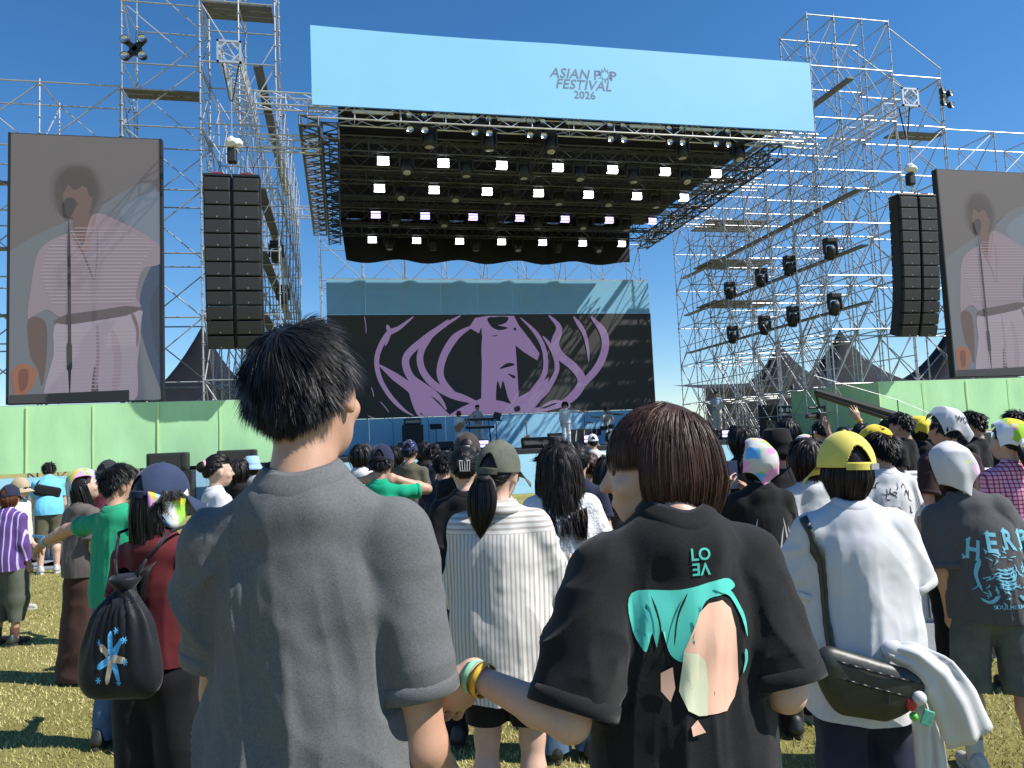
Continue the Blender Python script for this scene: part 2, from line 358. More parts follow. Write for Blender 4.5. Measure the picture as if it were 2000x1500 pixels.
# ---- lamps under the roof
def lamp_things():
    white = mat('lit_white_led', (0.9, 0.92, 1), 0.3, emit=(0.92, 0.95, 1.0), estr=3.2)
    lilac = mat('lit_lilac_led', (0.7, 0.6, 0.95), 0.3, emit=(0.62, 0.50, 0.95), estr=1.5)
    body = MB().box((0, 0, 0), (0.42, 0.16, 0.24), bev=0.02).mesh('housing'); face = MB().box((0, -0.085, 0), (0.37, 0.012, 0.07)).mesh('led_face')
    face2 = MB().box((0, 0, -0.125), (0.38, 0.15, 0.012)).mesh('led_face')
    hook = MB().tube((0, 0, 0.10), (0, 0, 0.34), 0.02).box((0, 0, 0.34), (0.1, 0.06, 0.06)).mesh('clamp')
    body.materials.append(BLACK); hook.materials.append(DTRUSS)
    rows = [(24.3, 'front', white), (26.95, 'second', white), (30.1, 'third', lilac), (33.8, 'rear', white)]
    for ri, (y, nm, me_) in enumerate(rows):
        for i in range(7):
            x = 1.5+1.97*i
            o = empty('led_light', (x, y, 10.93), label=f'lit LED wash light, {ORD[i]} from the banner\'s starting end, in the {nm} row under the stage roof' if False else f'lit LED light in the {nm} roof row, {ORD[i]} from its left end', cat='stage light', group='LED lights under the stage roof')
            o.rotation_euler = (math.radians(-8), 0, random.uniform(-.06, .06))
            b = ob('housing', body, None, o)
            for k in (-1, 1):
                f = face.copy(); f.materials.clear(); f.materials.append(me_); q = ob('led_face', f, None, o, (0, 0, 0.055*k))
            f = face2.copy(); f.materials.clear(); f.materials.append(me_); ob('led_face', f, None, o)
            ob('clamp', hook, None, o)
    # moving heads between them
    base = MB().box((0, 0, 0), (0.34, 0.26, 0.14), bev=0.02).mesh('base'); yoke = MB().box((-.19, 0, -.22), (0.05, 0.14, 0.36), bev=.015).box((.19, 0, -.22), (0.05, 0.14, 0.36), bev=.015).box((0, 0, -.085), (0.4, 0.16, 0.05)).mesh('yoke')
    head = MB().lathe([(0.0, -.27), (.10, -.27), (.145, -.25), (.155, -.1), (.14, .05), (.10, .13), (0, .14)], (0, 0, 0), 14).mesh('head', True); lens = MB().lathe([(0, -.275), (.09, -.279), (.11, -.27)], (0, 0, 0), 14).mesh('lens', True)
    for me_ in (base, yoke, head): me_.materials.append(BLACK)
    lens.materials.append(GLASS)
    def mover(x, y, z, lab, grp, tilt=0.0, s=1.0):
        o = empty('moving_head_light', (x, y, z), label=lab, cat='stage light', group=grp); o.scale = (s, s, s)
        ob('base', base, None, o); ob('yoke', yoke, None, o); h = ob('head', head, None, o, (0, 0, -0.3)); h.rotation_euler = (tilt, 0, 0); ob('lens', lens, None, h)
    for ri, (y, nm, _) in enumerate(rows):
        for i in range(6):
            mover(2.25+1.97*i, y-0.05, 11.12, f'dark moving head lamp in the {nm} roof row, {ORD[i]} from its left end', 'moving heads under the stage roof', random.uniform(-.5, .3), 1.15)
    for i, x in enumerate((2.9, 4.85, 6.9, 11.6, 13.7)):
        mover(x, 23.35, 11.72, f'dark moving head lamp close under the banner, {ORD[i]} from its left end', 'moving heads behind the banner', random.uniform(-.3, .2), 1.2)
    # four-lamp audience blinders
    plate = MB(); 
    for a in (45, 135): plate.box((0, 0, 0), (0.70, 0.07, 0.16), Matrix.Rotation(math.radians(a), 3, 'Y'), 0.02)
    plate.box((0, 0.03, 0), (0.3, 0.1, 0.3), bev=.02); plate = plate.mesh('plate'); plate.materials.append(BLACK)
    can = MB().lathe([(0.0, .02), (.10, .02), (.115, -.03), (.108, -.10), (.095, -.10)], (0, 0, 0), 14, Matrix.Rotation(math.radians(-90), 3, 'X')).mesh('lamp_can', True); can.materials.append(BLACK)
    bulb = MB().lathe([(0.0, -.060), (.05, -.066), (.094, -.09)], (0, 0, 0), 14, Matrix.Rotation(math.radians(-90), 3, 'X')).mesh('reflector', True); bulb.materials.append(mat('reflector', (0.62, 0.60, 0.55), 0.2, 0.85))
    def blinder(p, lab, s=1.0, rz=0.0):
        o = empty('blinder_light', p, rz, lab, 'stage light', 'four-lamp blinders'); o.scale = (s, s, s)
        ob('plate', plate, None, o)
        for sx in (-1, 1):
            for sz in (-1, 1):
                c = ob('lamp_can', can, None, o, (.22*sx, -.02, .22*sz)); b = ob('reflector', bulb, None, c)
        MB().tube((0, .05, 0.1), (0, .1, 0.55), .018).build('hanger', DTRUSS, o)
    for i, x in enumerate((2.5, 4.55, 6.35, 9.1, 11.2, 12.9)):
        blinder((x, 23.05, 11.66), f'four-lamp blinder hung below the light blue banner, {ORD[i]} from its left end', 1.05)
    blinder((-5.92, 24.2, 14.1), 'four-lamp blinder alone on the scaffold above the grey-backed screen', 1.2, -0.2)
    blinder((23.0, 23.9, 14.1), 'four-lamp blinder alone on the sloping scaffold beside the truss end', 1.1, 0.3)
    # strip battens just under the banner
    bat = MB().box((0, 0, 0), (1.25, 0.09, 0.10), bev=.015).mesh('batten_light'); bat.materials.append(mat('pale_batten', (0.62, 0.64, 0.64), 0.35))
    for i, x in enumerate((1.15, 3.65, 5.7, 8.0, 10.2, 12.2, 14.3)):
        tag(ob('batten_light', bat, None, None, (x, 22.98, 11.93)), f'pale strip batten under the banner edge, {ORD[i]} from its left end', 'stage light', 'strip battens under the banner')
    # lamps on the side-wing decks
    for lv, z in ((5.95, 'lower'), (8.0, 'upper')):
        for i, y in enumerate((24.0, 26.6, 28.7, 31.4)):
            mover(17.55, y, lv+0.45, f'moving head lamp on the {z} walkway of the tall side scaffold, {ORD[i]} from the screen', 'moving heads on the side scaffold', 0.4, 1.25)
    for i, (y, z) in enumerate(((25.0, 8.3), (27.5, 7.4), (30.0, 6.4))):
        mover(-1.95, y, z, f'moving head lamp on the scaffold behind the hanging speakers, {ORD[i]} from the top', 'moving heads on the speaker scaffold', 0.4, 1.1)
lamp_things()

# ---- LED backdrop screen with cloth above and below
def backdrop():
    xa, xb = -0.6, 15.65
    r = empty('backdrop_screen', (xa, YB, ZS), label='wide black LED screen with mauve line drawing behind the band', cat='screen')
    L = lambda x, z: (x-xa, z-ZS)
    MB().box(((xb-xa)/2, 0.12, (3.02+7.95)/2-ZS), (xb-xa, 0.2, 4.93)).build('cabinet', mat('led_cabinet', (0.05, 0.048, 0.046), 0.6), r)
    mv = srgb(122, 102, 142); bk = (0.004, 0.004, 0.007)
    Z = lambda pts: type(pts)([(p.x-xa, p.z-ZS) for p in (at_y(620+a*.4, 520+b*.4, YB-.01) for a, b in pts)])   # traced in the plane of the screen
    S = []
    def add(pts, c=mv, sm=True, n=5): S.append((blob(pts, n) if sm else pts, c))
    def sw(pts, w0, w1=None, c=mv): S.append((band(pts, w0*.85, (w0 if w1 is None else w1)*.85), c))
    sw([(470, 245), (400, 300), (345, 330), (300, 410), (290, 480), (310, 560), (360, 640), (420, 700), (470, 730)], 34, 22)
    sw([(340, 285), (350, 330), (330, 390)], 26, 14)
    sw([(700, 240), (600, 300), (520, 360), (450, 420), (430, 470), (455, 540), (520, 590), (590, 640), (630, 700)], 40, 44)
    sw([(640, 260), (560, 330), (505, 420), (510, 500), (560, 570), (640, 620), (730, 650), (810, 680)], 34, 46)
    sw([(760, 290), (680, 340), (625, 420), (600, 500), (610, 560), (660, 620), (720, 650)], 46, 36)
    sw([(300, 480), (380, 540), (460, 600), (500, 660), (520, 720), (560, 742)], 40, 70)
    add([(440, 560), (500, 575), (560, 640), (620, 700), (650, 742), (520, 745), (470, 690)])
    # the long neck-like form in the middle and its foot
    for pts in ([(740, 300), (770, 252), (830, 242), (960, 242), (985, 290), (960, 330), (812, 340)], [(806, 330), (962, 300), (950, 372), (962, 470), (968, 560), (985, 650), (880, 700), (800, 650), (806, 520), (800, 400)], [(950, 372), (955, 300), (985, 290), (1040, 360), (1085, 425), (1075, 460), (1010, 420)], [(640, 745), (700, 690), (800, 645), (985, 645), (1060, 690), (1150, 700), (1100, 715), (960, 728)], [(980, 640), (1060, 600), (1130, 540), (1120, 620), (1060, 692), (975, 690)]): add(pts, sm=False)
    add([(905, 560), (930, 640), (960, 700), (890, 690)], bk); add([(880, 560), (902, 640), (882, 690), (872, 640)], bk)
    add([(890, 500), (930, 472), (965, 480), (930, 492)], bk); add([(930, 525), (965, 535), (960, 548)], bk)
    add([(830, 255), (865, 250), (880, 285), (930, 300), (890, 312), (850, 295)], bk); add([(860, 250), (930, 248), (920, 275), (880, 285)], bk)
    add([(800, 300), (775, 400), (790, 450), (800, 430)], bk); add([(955, 305), (970, 300), (968, 315)], bk); add([(850, 340), (880, 336), (870, 342)], bk)
    add([(770, 670), (880, 655), (1000, 690), (1090, 690), (960, 722), (800, 715)], mv); add([(960, 690), (985, 682), (990, 705), (965, 710)], bk)
    sw([(990, 250), (1070, 330), (1110, 420), (1110, 520), (1060, 600), (990, 670)], 22, 34)
    sw([(1130, 240), (1180, 300), (1160, 380), (1190, 440), (1250, 490), (1290, 550), (1270, 610), (1200, 670), (1100, 705)], 46, 50)
    sw([(1100, 340), (1150, 410), (1170, 500), (1130, 590), (1090, 650)], 26, 30)
    sw([(1250, 245), (1300, 320), (1320, 400), (1325, 470)], 30, 10); sw([(1335, 245), (1395, 320), (1405, 400), (1370, 490), (1300, 570), (1220, 640)], 44, 40)
    sw([(1090, 690), (1160, 660), (1230, 680), (1180, 705)], 20, 16)
    for p in ([(228, 240), (238, 330)], [(262, 590), (275, 640)], [(305, 660), (350, 715)], [(245, 730), (300, 752)]): sw([p[0], ((p[0][0]+p[1][0])/2+3, (p[0][1]+p[1][1])/2), p[1]], 5, 4)
    polys = [Z(p) for p, c in S]; cols = [c for p, c in S]
    zt, zb = 7.94-ZS, 3.03-ZS; polys = [type(p)([(min(max(u, 0.02), xb-xa-0.02), min(max(v, zb), zt)) for u, v in p]) for p in polys]
    me = plane_poly('picture', polys, cols, lambda u, v, h: (u, 0.018-h, v), 0.0008)
    ob('picture', me, attr_mat('led_picture', 0.7, 0.60, 0.25, 0.05), r)
    # scrim above (thin blue gauze, scaffold shows through) and cloth below
    gz = mat('blue_gauze', srgb(140, 200, 232), 0.8, alpha=0.72, var=0.06, scale=0.6)
    n = 9
    for i in range(n):
        w_ = (xb-xa)/n
        MB().box((w_*(i+.5), 0.10, (7.97+9.68)/2-ZS), (w_-0.006, 0.012, 1.70)).build('gauze_panel', gz, r)
    bl = mat('blue_cloth', srgb(150, 208, 242), 0.75, var=0.08, scale=0.8, bump=0.3, bscale=2)
    for i in range(n): w_ = (xb-xa)/n; MB().box((w_*(i+.5), 0.05, (3.0-ZS)/2), (w_-0.006, 0.015, 3.0-ZS-0.01)).build('cloth_panel', bl, r)
    MB().box(((xb-xa)/2, 0.13, 9.70-ZS), (xb-xa, 0.05, 0.05)).build('top_bar', STEEL, r)
backdrop()

# ---- side screens: grey camera picture of a singer in white
def side_screen(xa, xb, z0, z1, label):
    r = empty('side_screen', ((xa+xb)/2, 24.0, z0), label=label, cat='screen'); W, H = xb-xa, z1-z0
    MB().box((0, 0.16, H/2), (W, 0.24, H)).build('cabinet', mat('led_cabinet', (0.05, 0.048, 0.046), 0.6), r)
    nx, nz = 4, 8
    MB().box((0, 0.30, H/2), (W-.3, 0.06, 0.1)).build('rear_brace', STEEL, r)
    Q = lambda pts: [((a-32)/548-.5, 1-(b-485)/980) for a, b in pts]           # drawn on the 1:2 picture field
    S = []
    def add(pts, c, n=5): S.append((blob(Q(pts), n), srgb(*c)))
    def sw(pts, w0, w1, c): S.append((band(Q(pts), w0/548, w1/548), srgb(*c)))
    S.append(([(-.5, 0), (.5, 0), (.5, 1), (-.5, 1)], srgb(100, 95, 96)))
    add([(60, 900), (300, 780), (590, 690), (600, 1480), (20, 1480), (20, 1000)], (104, 110, 120))
    add([(430, 760), (590, 690), (600, 900), (560, 960), (500, 860)], (110, 124, 140))
    add([(520, 1020), (600, 950), (600, 1420), (560, 1380), (500, 1180)], (38, 62, 96)); add([(540, 1100), (600, 1050), (600, 1360), (560, 1280)], (30, 48, 80))
    for k, c in enumerate(((92, 86, 86), (82, 75, 74), (68, 60, 58))): add([(172+k*10, 680), (190+k*10, 620+k*8), (250, 588+k*8), (310, 592+k*8), (352-k*8, 630+k*6), (372-k*10, 700), (350-k*8, 770-k*8), (300, 800), (220, 790), (180+k*10, 740)], c)
    add([(222, 690), (250, 655), (300, 660), (326, 710), (316, 770), (290, 800), (250, 790), (226, 745)], (104, 80, 76))
    add([(210, 640), (262, 622), (330, 650), (338, 700), (318, 712), (300, 672), (262, 690), (240, 670), (222, 700)], (62, 52, 50))
    add([(232, 735), (252, 728), (276, 740), (262, 752), (240, 750)], (74, 56, 54)); add([(262, 790), (318, 780), (330, 820), (300, 890), (262, 850)], (104, 78, 72))
    add([(140, 910), (250, 850), (290, 905), (330, 780), (420, 800), (520, 850), (585, 900), (578, 960), (520, 975), (500, 1010), (485, 1080), (490, 1130), (240, 1160), (170, 1130), (120, 1150), (98, 1160), (108, 1050)], (142, 128, 142), 4)
    add([(262, 850), (296, 900), (330, 790), (340, 800), (300, 925), (250, 870)], (140, 112, 116)); sw([(250, 850), (292, 920), (335, 1030)], 7, 5, (104, 90, 98)); sw([(345, 830), (345, 930), (335, 1030)], 6, 5, (120, 104, 112))
    add([(100, 1165), (160, 1175), (165, 1290), (150, 1400), (135, 1340), (108, 1290)], (92, 70, 66))
    add([(215, 1165), (490, 1130), (500, 1180), (490, 1300), (480, 1475), (330, 1475), (340, 1330), (315, 1475), (158, 1475), (190, 1290)], (158, 148, 164), 4)
    sw([(190, 1172), (340, 1152), (505, 1126)], 22, 20, (84, 72, 78)); add([(322, 1478), (336, 1330), (352, 1478)], (92, 84, 92)); sw([(470, 1140), (492, 1200), (490, 1270)], 14, 8, (108, 90, 98)); sw([(345, 1180), (348, 1300), (338, 1420)], 10, 14, (140, 122, 138)); sw([(400, 1200), (420, 1320), (405, 1440)], 26, 30, (150, 134, 150))
    add([(46, 1345), (80, 1322), (130, 1345), (118, 1400), (92, 1430), (60, 1440), (48, 1400)], (150, 92, 60)); add([(68, 1350), (100, 1345), (98, 1400), (74, 1420)], (110, 62, 42))
    for y in range(830, 1475, 13):      # faint scan lines over the lit cloth
        if 1112 < y < 1195: continue
        a, b = (np.interp(y, [830, 900, 1000, 1120], [262, 170, 140, 190]), np.interp(y, [830, 890, 960, 1120], [430, 560, 510, 480])) if y < 1120 else (205, 482)
        S.append((Q([(a, y), (b, y-3), (b, y), (a, y+3)]), srgb(166, 154, 168)))
    sw([(243, 800), (245, 1000), (247, 1240), (248, 1440)], 12, 12, (34, 30, 32)); sw([(246, 1240), (247, 1360)], 20, 20, (30, 27, 30))
    add([(228, 730), (258, 722), (270, 745), (250, 790), (234, 785)], (48, 42, 44)); S.append((Q([(30, 1432), (462, 1424), (462, 1478), (30, 1478)]), srgb(44, 42, 44)))
    polys = [type(p)([(min(max(u, -.497), .497)*W, min(max(v, .004), .996)*H) for u, v in p]) for p, c in S]; cols = [c for p, c in S]
    ob('picture', plane_poly('picture', polys, cols, lambda u, v, h: (u, 0.038-h, v), 0.0006), attr_mat('led_picture_side', 0.7, 0.44, 0.25, 0.05), r)
    for x in (-W/2-.03, W/2+.03): MB().box((x, 0.14, H/2), (0.05, 0.26, H)).build('edge', BLACK, r)
side_screen(-9.24, -5.2, 3.27, 11.23, 'tall LED screen showing a whole singer in white on grey, beside open sky')
side_screen(22.48, 26.55, 3.3, 11.34, 'tall LED screen with a singer in white, cut off by the picture edge')

# ---- scaffolding
_tube = {}
def unit_tube(r, n=7):
    if r not in _tube: me = MB().tube((0, 0, 0), (0, 0, 1), r, n=n).mesh('tube'); smooth(me); sharp(me, 40); me.materials.append(STEEL); _tube[r] = me
    return _tube[r]
_std = {}
def standard_mesh(L):
    k = round(L, 1)
    if k not in _std:
        m = MB().tube((0, 0, 0), (0, 0, k), 0.0242, n=7)
        z = 0.5
        while z < k: m.lathe([(.026, z-.012), (.058, z-.008), (.058, z+.008), (.026, z+.012)], n=7); z += 0.5
        me = m.mesh('standard'); me.materials.append(STEEL); _std[k] = me
    return _std[k]
def bar(name, p0, p1, parent, r=0.0242):
    p0, p1 = Vector(p0), Vector(p1); d = p1-p0
    o = bpy.data.objects.new(name, unit_tube(r)); link(o, parent); o.rotation_mode = 'QUATERNION'
    o.location = p0-parent.location; o.rotation_quaternion = d.to_track_quat('Z', 'Y'); o.scale = (1, 1, d.length); return o
_plank = {}
def plank(parent, p0, p1, w=0.30):
    p0, p1 = Vector(p0), Vector(p1); d = p1-p0; k = round(d.length, 1)
    if k not in _plank: me = MB().box((k/2, 0, 0), (k, w, 0.05)).mesh('deck_plank'); me.materials.append(PLANK); _plank[k] = me
    o = bpy.data.objects.new('deck_plank', _plank[k]); link(o, parent); o.location = p0-parent.location; o.rotation_euler = (0, 0, math.atan2(d.y, d.x)); return o
def scaffold(label, xs, ys, top, lev=2.0, z0=0.0, brace_x=1, brace_y=1, decks=(), name='scaffold_tower', seed=1, cross=False, z1=1.85):
    """ring-lock tower: standards at every (x, y) up to top(x, y); ledgers at each level; diagonal braces"""
    rn = random.Random(seed); r = empty(name, (xs[0], ys[0], 0), label=label, cat='scaffold', group='scaffold towers')
    for x in xs:
        for y in ys:
            h = top(x, y)
            if h <= z0: continue
            o = bpy.data.objects.new('standard', standard_mesh(h-z0+0.15)); link(o, r); o.location = (x-xs[0], y-ys[0], z0); o.rotation_euler = (0, 0, rn.random())
    def levels(h): 
        z = z1; out = []
        while z <= h+.05: out.append(z); z += lev
        return out
    for a in range(len(xs)):
        for b in range(len(ys)):
            x, y = xs[a], ys[b]
            for li, z in enumerate(levels(top(x, y))):
                if a+1 < len(xs) and top(xs[a+1], y) >= z-.05:
                    bar('ledger', (x, y, z), (xs[a+1], y, z), r)
                    if brace_x and (a+b+li) % brace_x == 0 and z+lev <= min(top(x, y), top(xs[a+1], y))+.3:
                        p, q = ((x, y+.04, z), (xs[a+1], y+.04, z+lev)) if (li+b) % 2 else ((xs[a+1], y+.04, z), (x, y+.04, z+lev)); bar('brace', p, q, r, 0.021)
                if b+1 < len(ys) and top(x, ys[b+1]) >= z-.05:
                    bar('ledger', (x, y, z), (x, ys[b+1], z), r)
                    if brace_y and (b+li+a) % brace_y == 0 and z+lev <= min(top(x, y), top(x, ys[b+1]))+.3:
                        p, q = ((x+.04, y, z), (x+.04, ys[b+1], z+lev)) if (li+a) % 2 else ((x+.04, ys[b+1], z), (x+.04, y, z+lev)); bar('brace', p, q, r, 0.021)
                        if cross and (a+b) % 2 == 0: bar('brace', (p[0]-.08, q[1], p[2]), (p[0]-.08, p[1], q[2]), r, 0.021)
    if cross:
        for x in (xs[0], xs[-1]):
            for b in range(len(ys)-1):
                for z in levels(min(top(x, ys[b]), top(x, ys[b+1]))-1.0): bar('guard_rail', (x, ys[b], z+1.0), (x, ys[b+1], z+1.0), r, 0.021)
    for p0, p1 in decks: plank(r, p0, p1)
    return r
def all_scaffolds():
    YW = [24.2, 26.0, 27.8, 29.6, 31.4, 33.2, 35.0, 36.8]
    # right wing: tower in front, long wing behind it
    dk = []
    for z in (5.86, 7.86, 9.86, 13.9):
        for k in range(5):
            for dx in (.3,): dk.append(((17.6+dx, 22.6+2.84*k, z+.05), (17.6+dx, 22.6+2.84*(k+1)-.03, z+.05)))
    for z in (11.86, 9.9, 7.9):
        for k in range(5): dk.append(((17.5, 33.0+.42*k, z+.06), (20.9, 33.0+.42*k, z+.06)))
    scaffold('tall scaffold wing of many bays carrying walkways beside the stage, next to the camera crane', [17.45, 18.6, 19.8, 21.0], YW, lambda x, y: 17.2 if y < 26.5 else 13.2, 2.0, brace_x=1, brace_y=1, decks=dk, seed=3, cross=True, z1=1.2)
    scaffold('lower scaffold bays behind the cut-off side screen', [23.45, 25.85, 28.2, 30.5], [24.6, 26.4], lambda x, y: 15.2 if x < 24 else 13.2, 2.0, z1=1.2, decks=[((21.2, 24.7, 12.98), (23.4, 24.7, 12.98)), ((21.2, 25.05, 12.98), (23.4, 25.05, 12.98))], seed=4)
    r = scaffold('sloping link of scaffold tubes between the tall wing and the cut-off screen', [21.15, 23.40], [24.45, 26.35], lambda x, y: 15.3, 2.0, seed=6, z1=1.2)
    bar('brace', (21.05, 24.45, 17.2), (23.45, 24.45, 15.6), r); bar('brace', (21.05, 26.35, 17.2), (23.45, 26.35, 15.6), r)
    # left tower and wing
    dk = []
    for z in (5.86, 7.86, 9.86, 13.86):
        for k in range(5):
            for dx in (.4,): dk.append(((-2.75+dx, 24.4+2.5*k, z+.05), (-2.75+dx, 24.4+2.5*(k+1)-.03, z+.05)))
    for k in range(3): dk.append(((-4.0, 24.5+.33*k, 15.9), (-1.9, 24.5+.33*k, 15.9)))
    scaffold('tall scaffold wing behind the hanging speakers next to the grey-backed screen', [-4.06, -2.9, -1.8], YW, lambda x, y: 19.9 if y < 27 else 13.9, 2.0, brace_x=2, brace_y=1, decks=dk, seed=8)
    scaffold('tall narrow scaffold bay above the grey-backed screen with a blinder on it', [-6.40, -4.12], [24.6, 26.4], lambda x, y: 19.9, 2.0, decks=[((-6.35, 24.7, 13.0), (-4.15, 24.7, 13.0)), ((-6.35, 25.05, 13.0), (-4.15, 25.05, 13.0))], seed=9)
    dk = [((-13.2+2.3*k, 24.75, z), (-13.2+2.3*(k+1)-.03, 24.75, z)) for k in range(3) for z in (9.95, 7.95, 5.95)]
    scaffold('lower scaffold bays behind the grey-backed screen beside the open sky', [-13.3, -11.0, -8.70, -6.46], [24.65, 26.3], lambda x, y: 13.1, 2.0, z1=1.1, decks=dk, seed=10)
    # back wall behind the LED screen
    scaffold('wide scaffold wall standing behind the band\'s LED screen', [-0.9+2.07*k for k in range(9)], [37.3, 39.2], lambda x, y: 11.9, 2.0, brace_x=1, seed=12)
all_scaffolds()

# ---- speaker arrays hung either side on rigging trusses
def arrays():
    boxm = MB(); W, D, H = 0.70, 0.55, 0.395
    boxm.box((0, 0, 0), (W, D, H-.018), bev=.02); boxm = boxm.mesh('speaker_box'); boxm.materials.append(BLACK); sharp(boxm, 40)
    gr = MB().box((0, -D/2-.012, 0), (W-.05, .02, H-.05), bev=.008).mesh('grille'); gr.materials.append(mat('speaker_grille', (0.02, 0.021, 0.022), 0.6, var=0.25, scale=160, bump=0.5, bscale=300))
    bd = MB().lathe([(0, .006), (.018, .004), (.018, 0)], (0, -D/2-.022, -.13), 8, Matrix.Rotation(math.radians(90), 3, 'X')).mesh('badge'); bd.materials.append(mat('badge', (.5, .5, .48), .3, .8))
    rail = MB().box((W/2+.012, 0, 0), (.02, .34, H), bev=.004).mesh('rigging_plate'); rail.materials.append(mat('dark_plate', (.05, .05, .052), .4, .6))
    def hang(x, y, zt, lab, side):
        for j, sx in enumerate((-.385, .385)):
            o = empty('line_array', (x+sx, y, zt), label=f'hanging column of black line array speakers, {lab}, its {"outer" if (j == 0) == (side < 0) else "inner"} column', cat='speaker array', group='line arrays')
            z, yy, a = -.20, 0.0, math.radians(2)
            for k in range(12):
                b = ob('speaker_box', boxm, None, o, (0, yy, z)); b.rotation_euler = (a, 0, 0); ob('grille', gr, None, b); ob('badge', bd, None, b); ob('rigging_plate', rail, None, b); ob('rigging_plate', rail, None, b, (-W-.024, 0, 0))
                a2 = a+math.radians(0.3 if k < 6 else 1.5+0.7*(k-6)); z -= H*math.cos((a+a2)/2); yy += H*math.sin((a+a2)/2); a = a2
            MB().box((0, 0, .06), (.74, .5, .07), bev=.01).build('bumper', mat('dark_plate', (.05, .05, .052), .4, .6), o)
            MB().box((0, -.1, .11), (.3, .12, .1)).build('laser_box', mat('red_box', srgb(150, 40, 36), .5), o)
        r = empty('rigging_truss', (x, 26.0, 12.9), label=f'aluminium truss arm reaching out over the speakers, {lab}', cat='truss', group='rigging trusses')
        t = ob('truss', truss_mesh(5.2, .52, .52, .5, .03, .018), ALU, r, (0, .9, 0)); t.rotation_euler = (0, 0, math.radians(-90))
        m = MB()
        for sx, sz in ((-1, 0), (1, 0), (0, -1), (0, 1)): m.box((.3*sx, -4.32, .3*sz), (.06 if sx else .66, .05, .06 if sz else .66))
        for a in (45, 135, 225, 315): m.box((.24*math.cos(math.radians(a)), -4.32, .24*math.sin(math.radians(a))), (.26, .05, .05), Matrix.Rotation(math.radians(-(a+90)), 3, 'Y'))
        m.build('end_plate', ALU, r)
        st = mat('black_strap', (.01, .01, .012), .7)
        for sx in (-.22, .22): MB().path([(sx, -4.0, -.2), (sx*.2, -4.0, -1.25), (0, -4.0, -1.3)], .022).build('sling', st, r)
        h = empty('chain_hoist', (x, y, zt+.5), label=f'chain hoist in a pale rain cover above the speakers, {lab}', cat='hoist', group='chain hoists')
        MB().box((0, 0, .2), (.26, .24, .44), bev=.05).build('motor', BLACK, h)
        c = MB().sphere((.03, -.02, .58), .20, (1.15, .9, .75), 28, 18).mesh('rain_cover', True)
        for v_ in c.vertices: v_.co = v_.co+(v_.co-Vector((.03, -.02, .58)))*float(.35*vnoise(np.array([list(v_.co*11)]), 3)[0])
        ob('rain_cover', c, mat('clear_plastic', (.72, .73, .74), .25, var=.15, scale=14, bump=.9, bscale=18), h)
        MB().path([(0, 0, .7), (0, 0, 12.6-zt-.5)], .016).path([(0.02, 0, -.4), (0.02, 0, .1)], .02).build('chain', STEEL, h)
    hang(-2.86, 22.0, 9.30, 'beside the grey-backed screen', -1); hang(19.45, 22.0, 9.40, 'beside the cut-off screen', 1)
arrays()

# ---- dark peaked tents behind
def tent(x, y, w_, zp, ze, label, d=6.0):
    r = empty('peaked_tent', (x, y, 0), label=label, cat='tent', group='dark peaked tents'); n = 9; V = []; F = []; N = 32
    for k in range(n+1):
        t = k/n; s = (1-t)**1.0; z = ze+(zp-ze)*(t**1.9*0.75+t*.25) if k < n else zp
        for i in range(N):
            a = 2*math.pi*i/N; cx, cy = math.cos(a), math.sin(a); q = max(abs(cx), abs(cy)); ex = (1/q)*(1-t)+1*t
            V.append((cx*ex*s*w_/2+.0, cy*ex*s*d/2, z-.12*(1-t)*abs(math.sin(2*a))*0))
    for k in range(n):
        for i in range(N): F.append((k*N+i, k*N+(i+1) % N, (k+1)*N+(i+1) % N, (k+1)*N+i))
    ob('canopy', mesh_np('canopy', V, F), mat('dark_tent_vinyl', (.010, .012, .017), .75, var=.15, scale=2, spec=.15), r)
    MB().tube((0, 0, zp-.1), (0, 0, zp+.35), .03).build('finial', STEEL, r)
    for sx in (-1, 1):
        for sy in (-1, 1): MB().tube((sx*w_/2*.99, sy*d/2*.99, 0), (sx*w_/2*.99, sy*d/2*.99, ze), .05).build('leg', STEEL, r)
    for sy in (-1,): MB().box((0, sy*d/2, ze-.2), (w_, .03, .4)).build('valance', BCLOTH, r)
    MB().box((0, d/2-.05, ze/2), (w_, .03, ze-.02)).build('back_wall', BCLOTH, r)
tent(25.96, 41.0, 6.4, 6.95, 3.7, 'dark peaked tent beside the side guitarist, first beyond the flight cases'); tent(32.4, 44.0, 7.6, 8.2, 4.2, 'broad dark peaked tent seen through the side scaffold'); tent(40.8, 44.0, 7.4, 8.1, 4.3, 'dark peaked tent partly behind the cut-off screen'); tent(-7.6, 45.0, 8.0, 8.9, 4.2, 'dark peaked tent behind the hanging speakers and the green wall')
def shade_box():
    r = empty('backstage_shelter', (22.0, 38.0, 0), label='black cloth side shelter behind the guitarist in pale trousers', cat='shelter')
    MB().box((0, 0, 2.3), (5.4, .04, 3.6)).build('cloth_wall', BCLOTH, r)
    for x in (-2.7, 2.7): MB().tube((x, -.05, .01), (x, -.05, 4.2), .04).build('post', STEEL, r)
    V = [(-2.7, 0, 4.1), (2.7, 0, 4.1), (2.7, 4, 4.6), (-2.7, 4, 4.6)]; ob('cloth_roof', mesh_np('cloth_roof', V, [(0, 1, 2, 3)], False), BCLOTH, r)
shade_box()
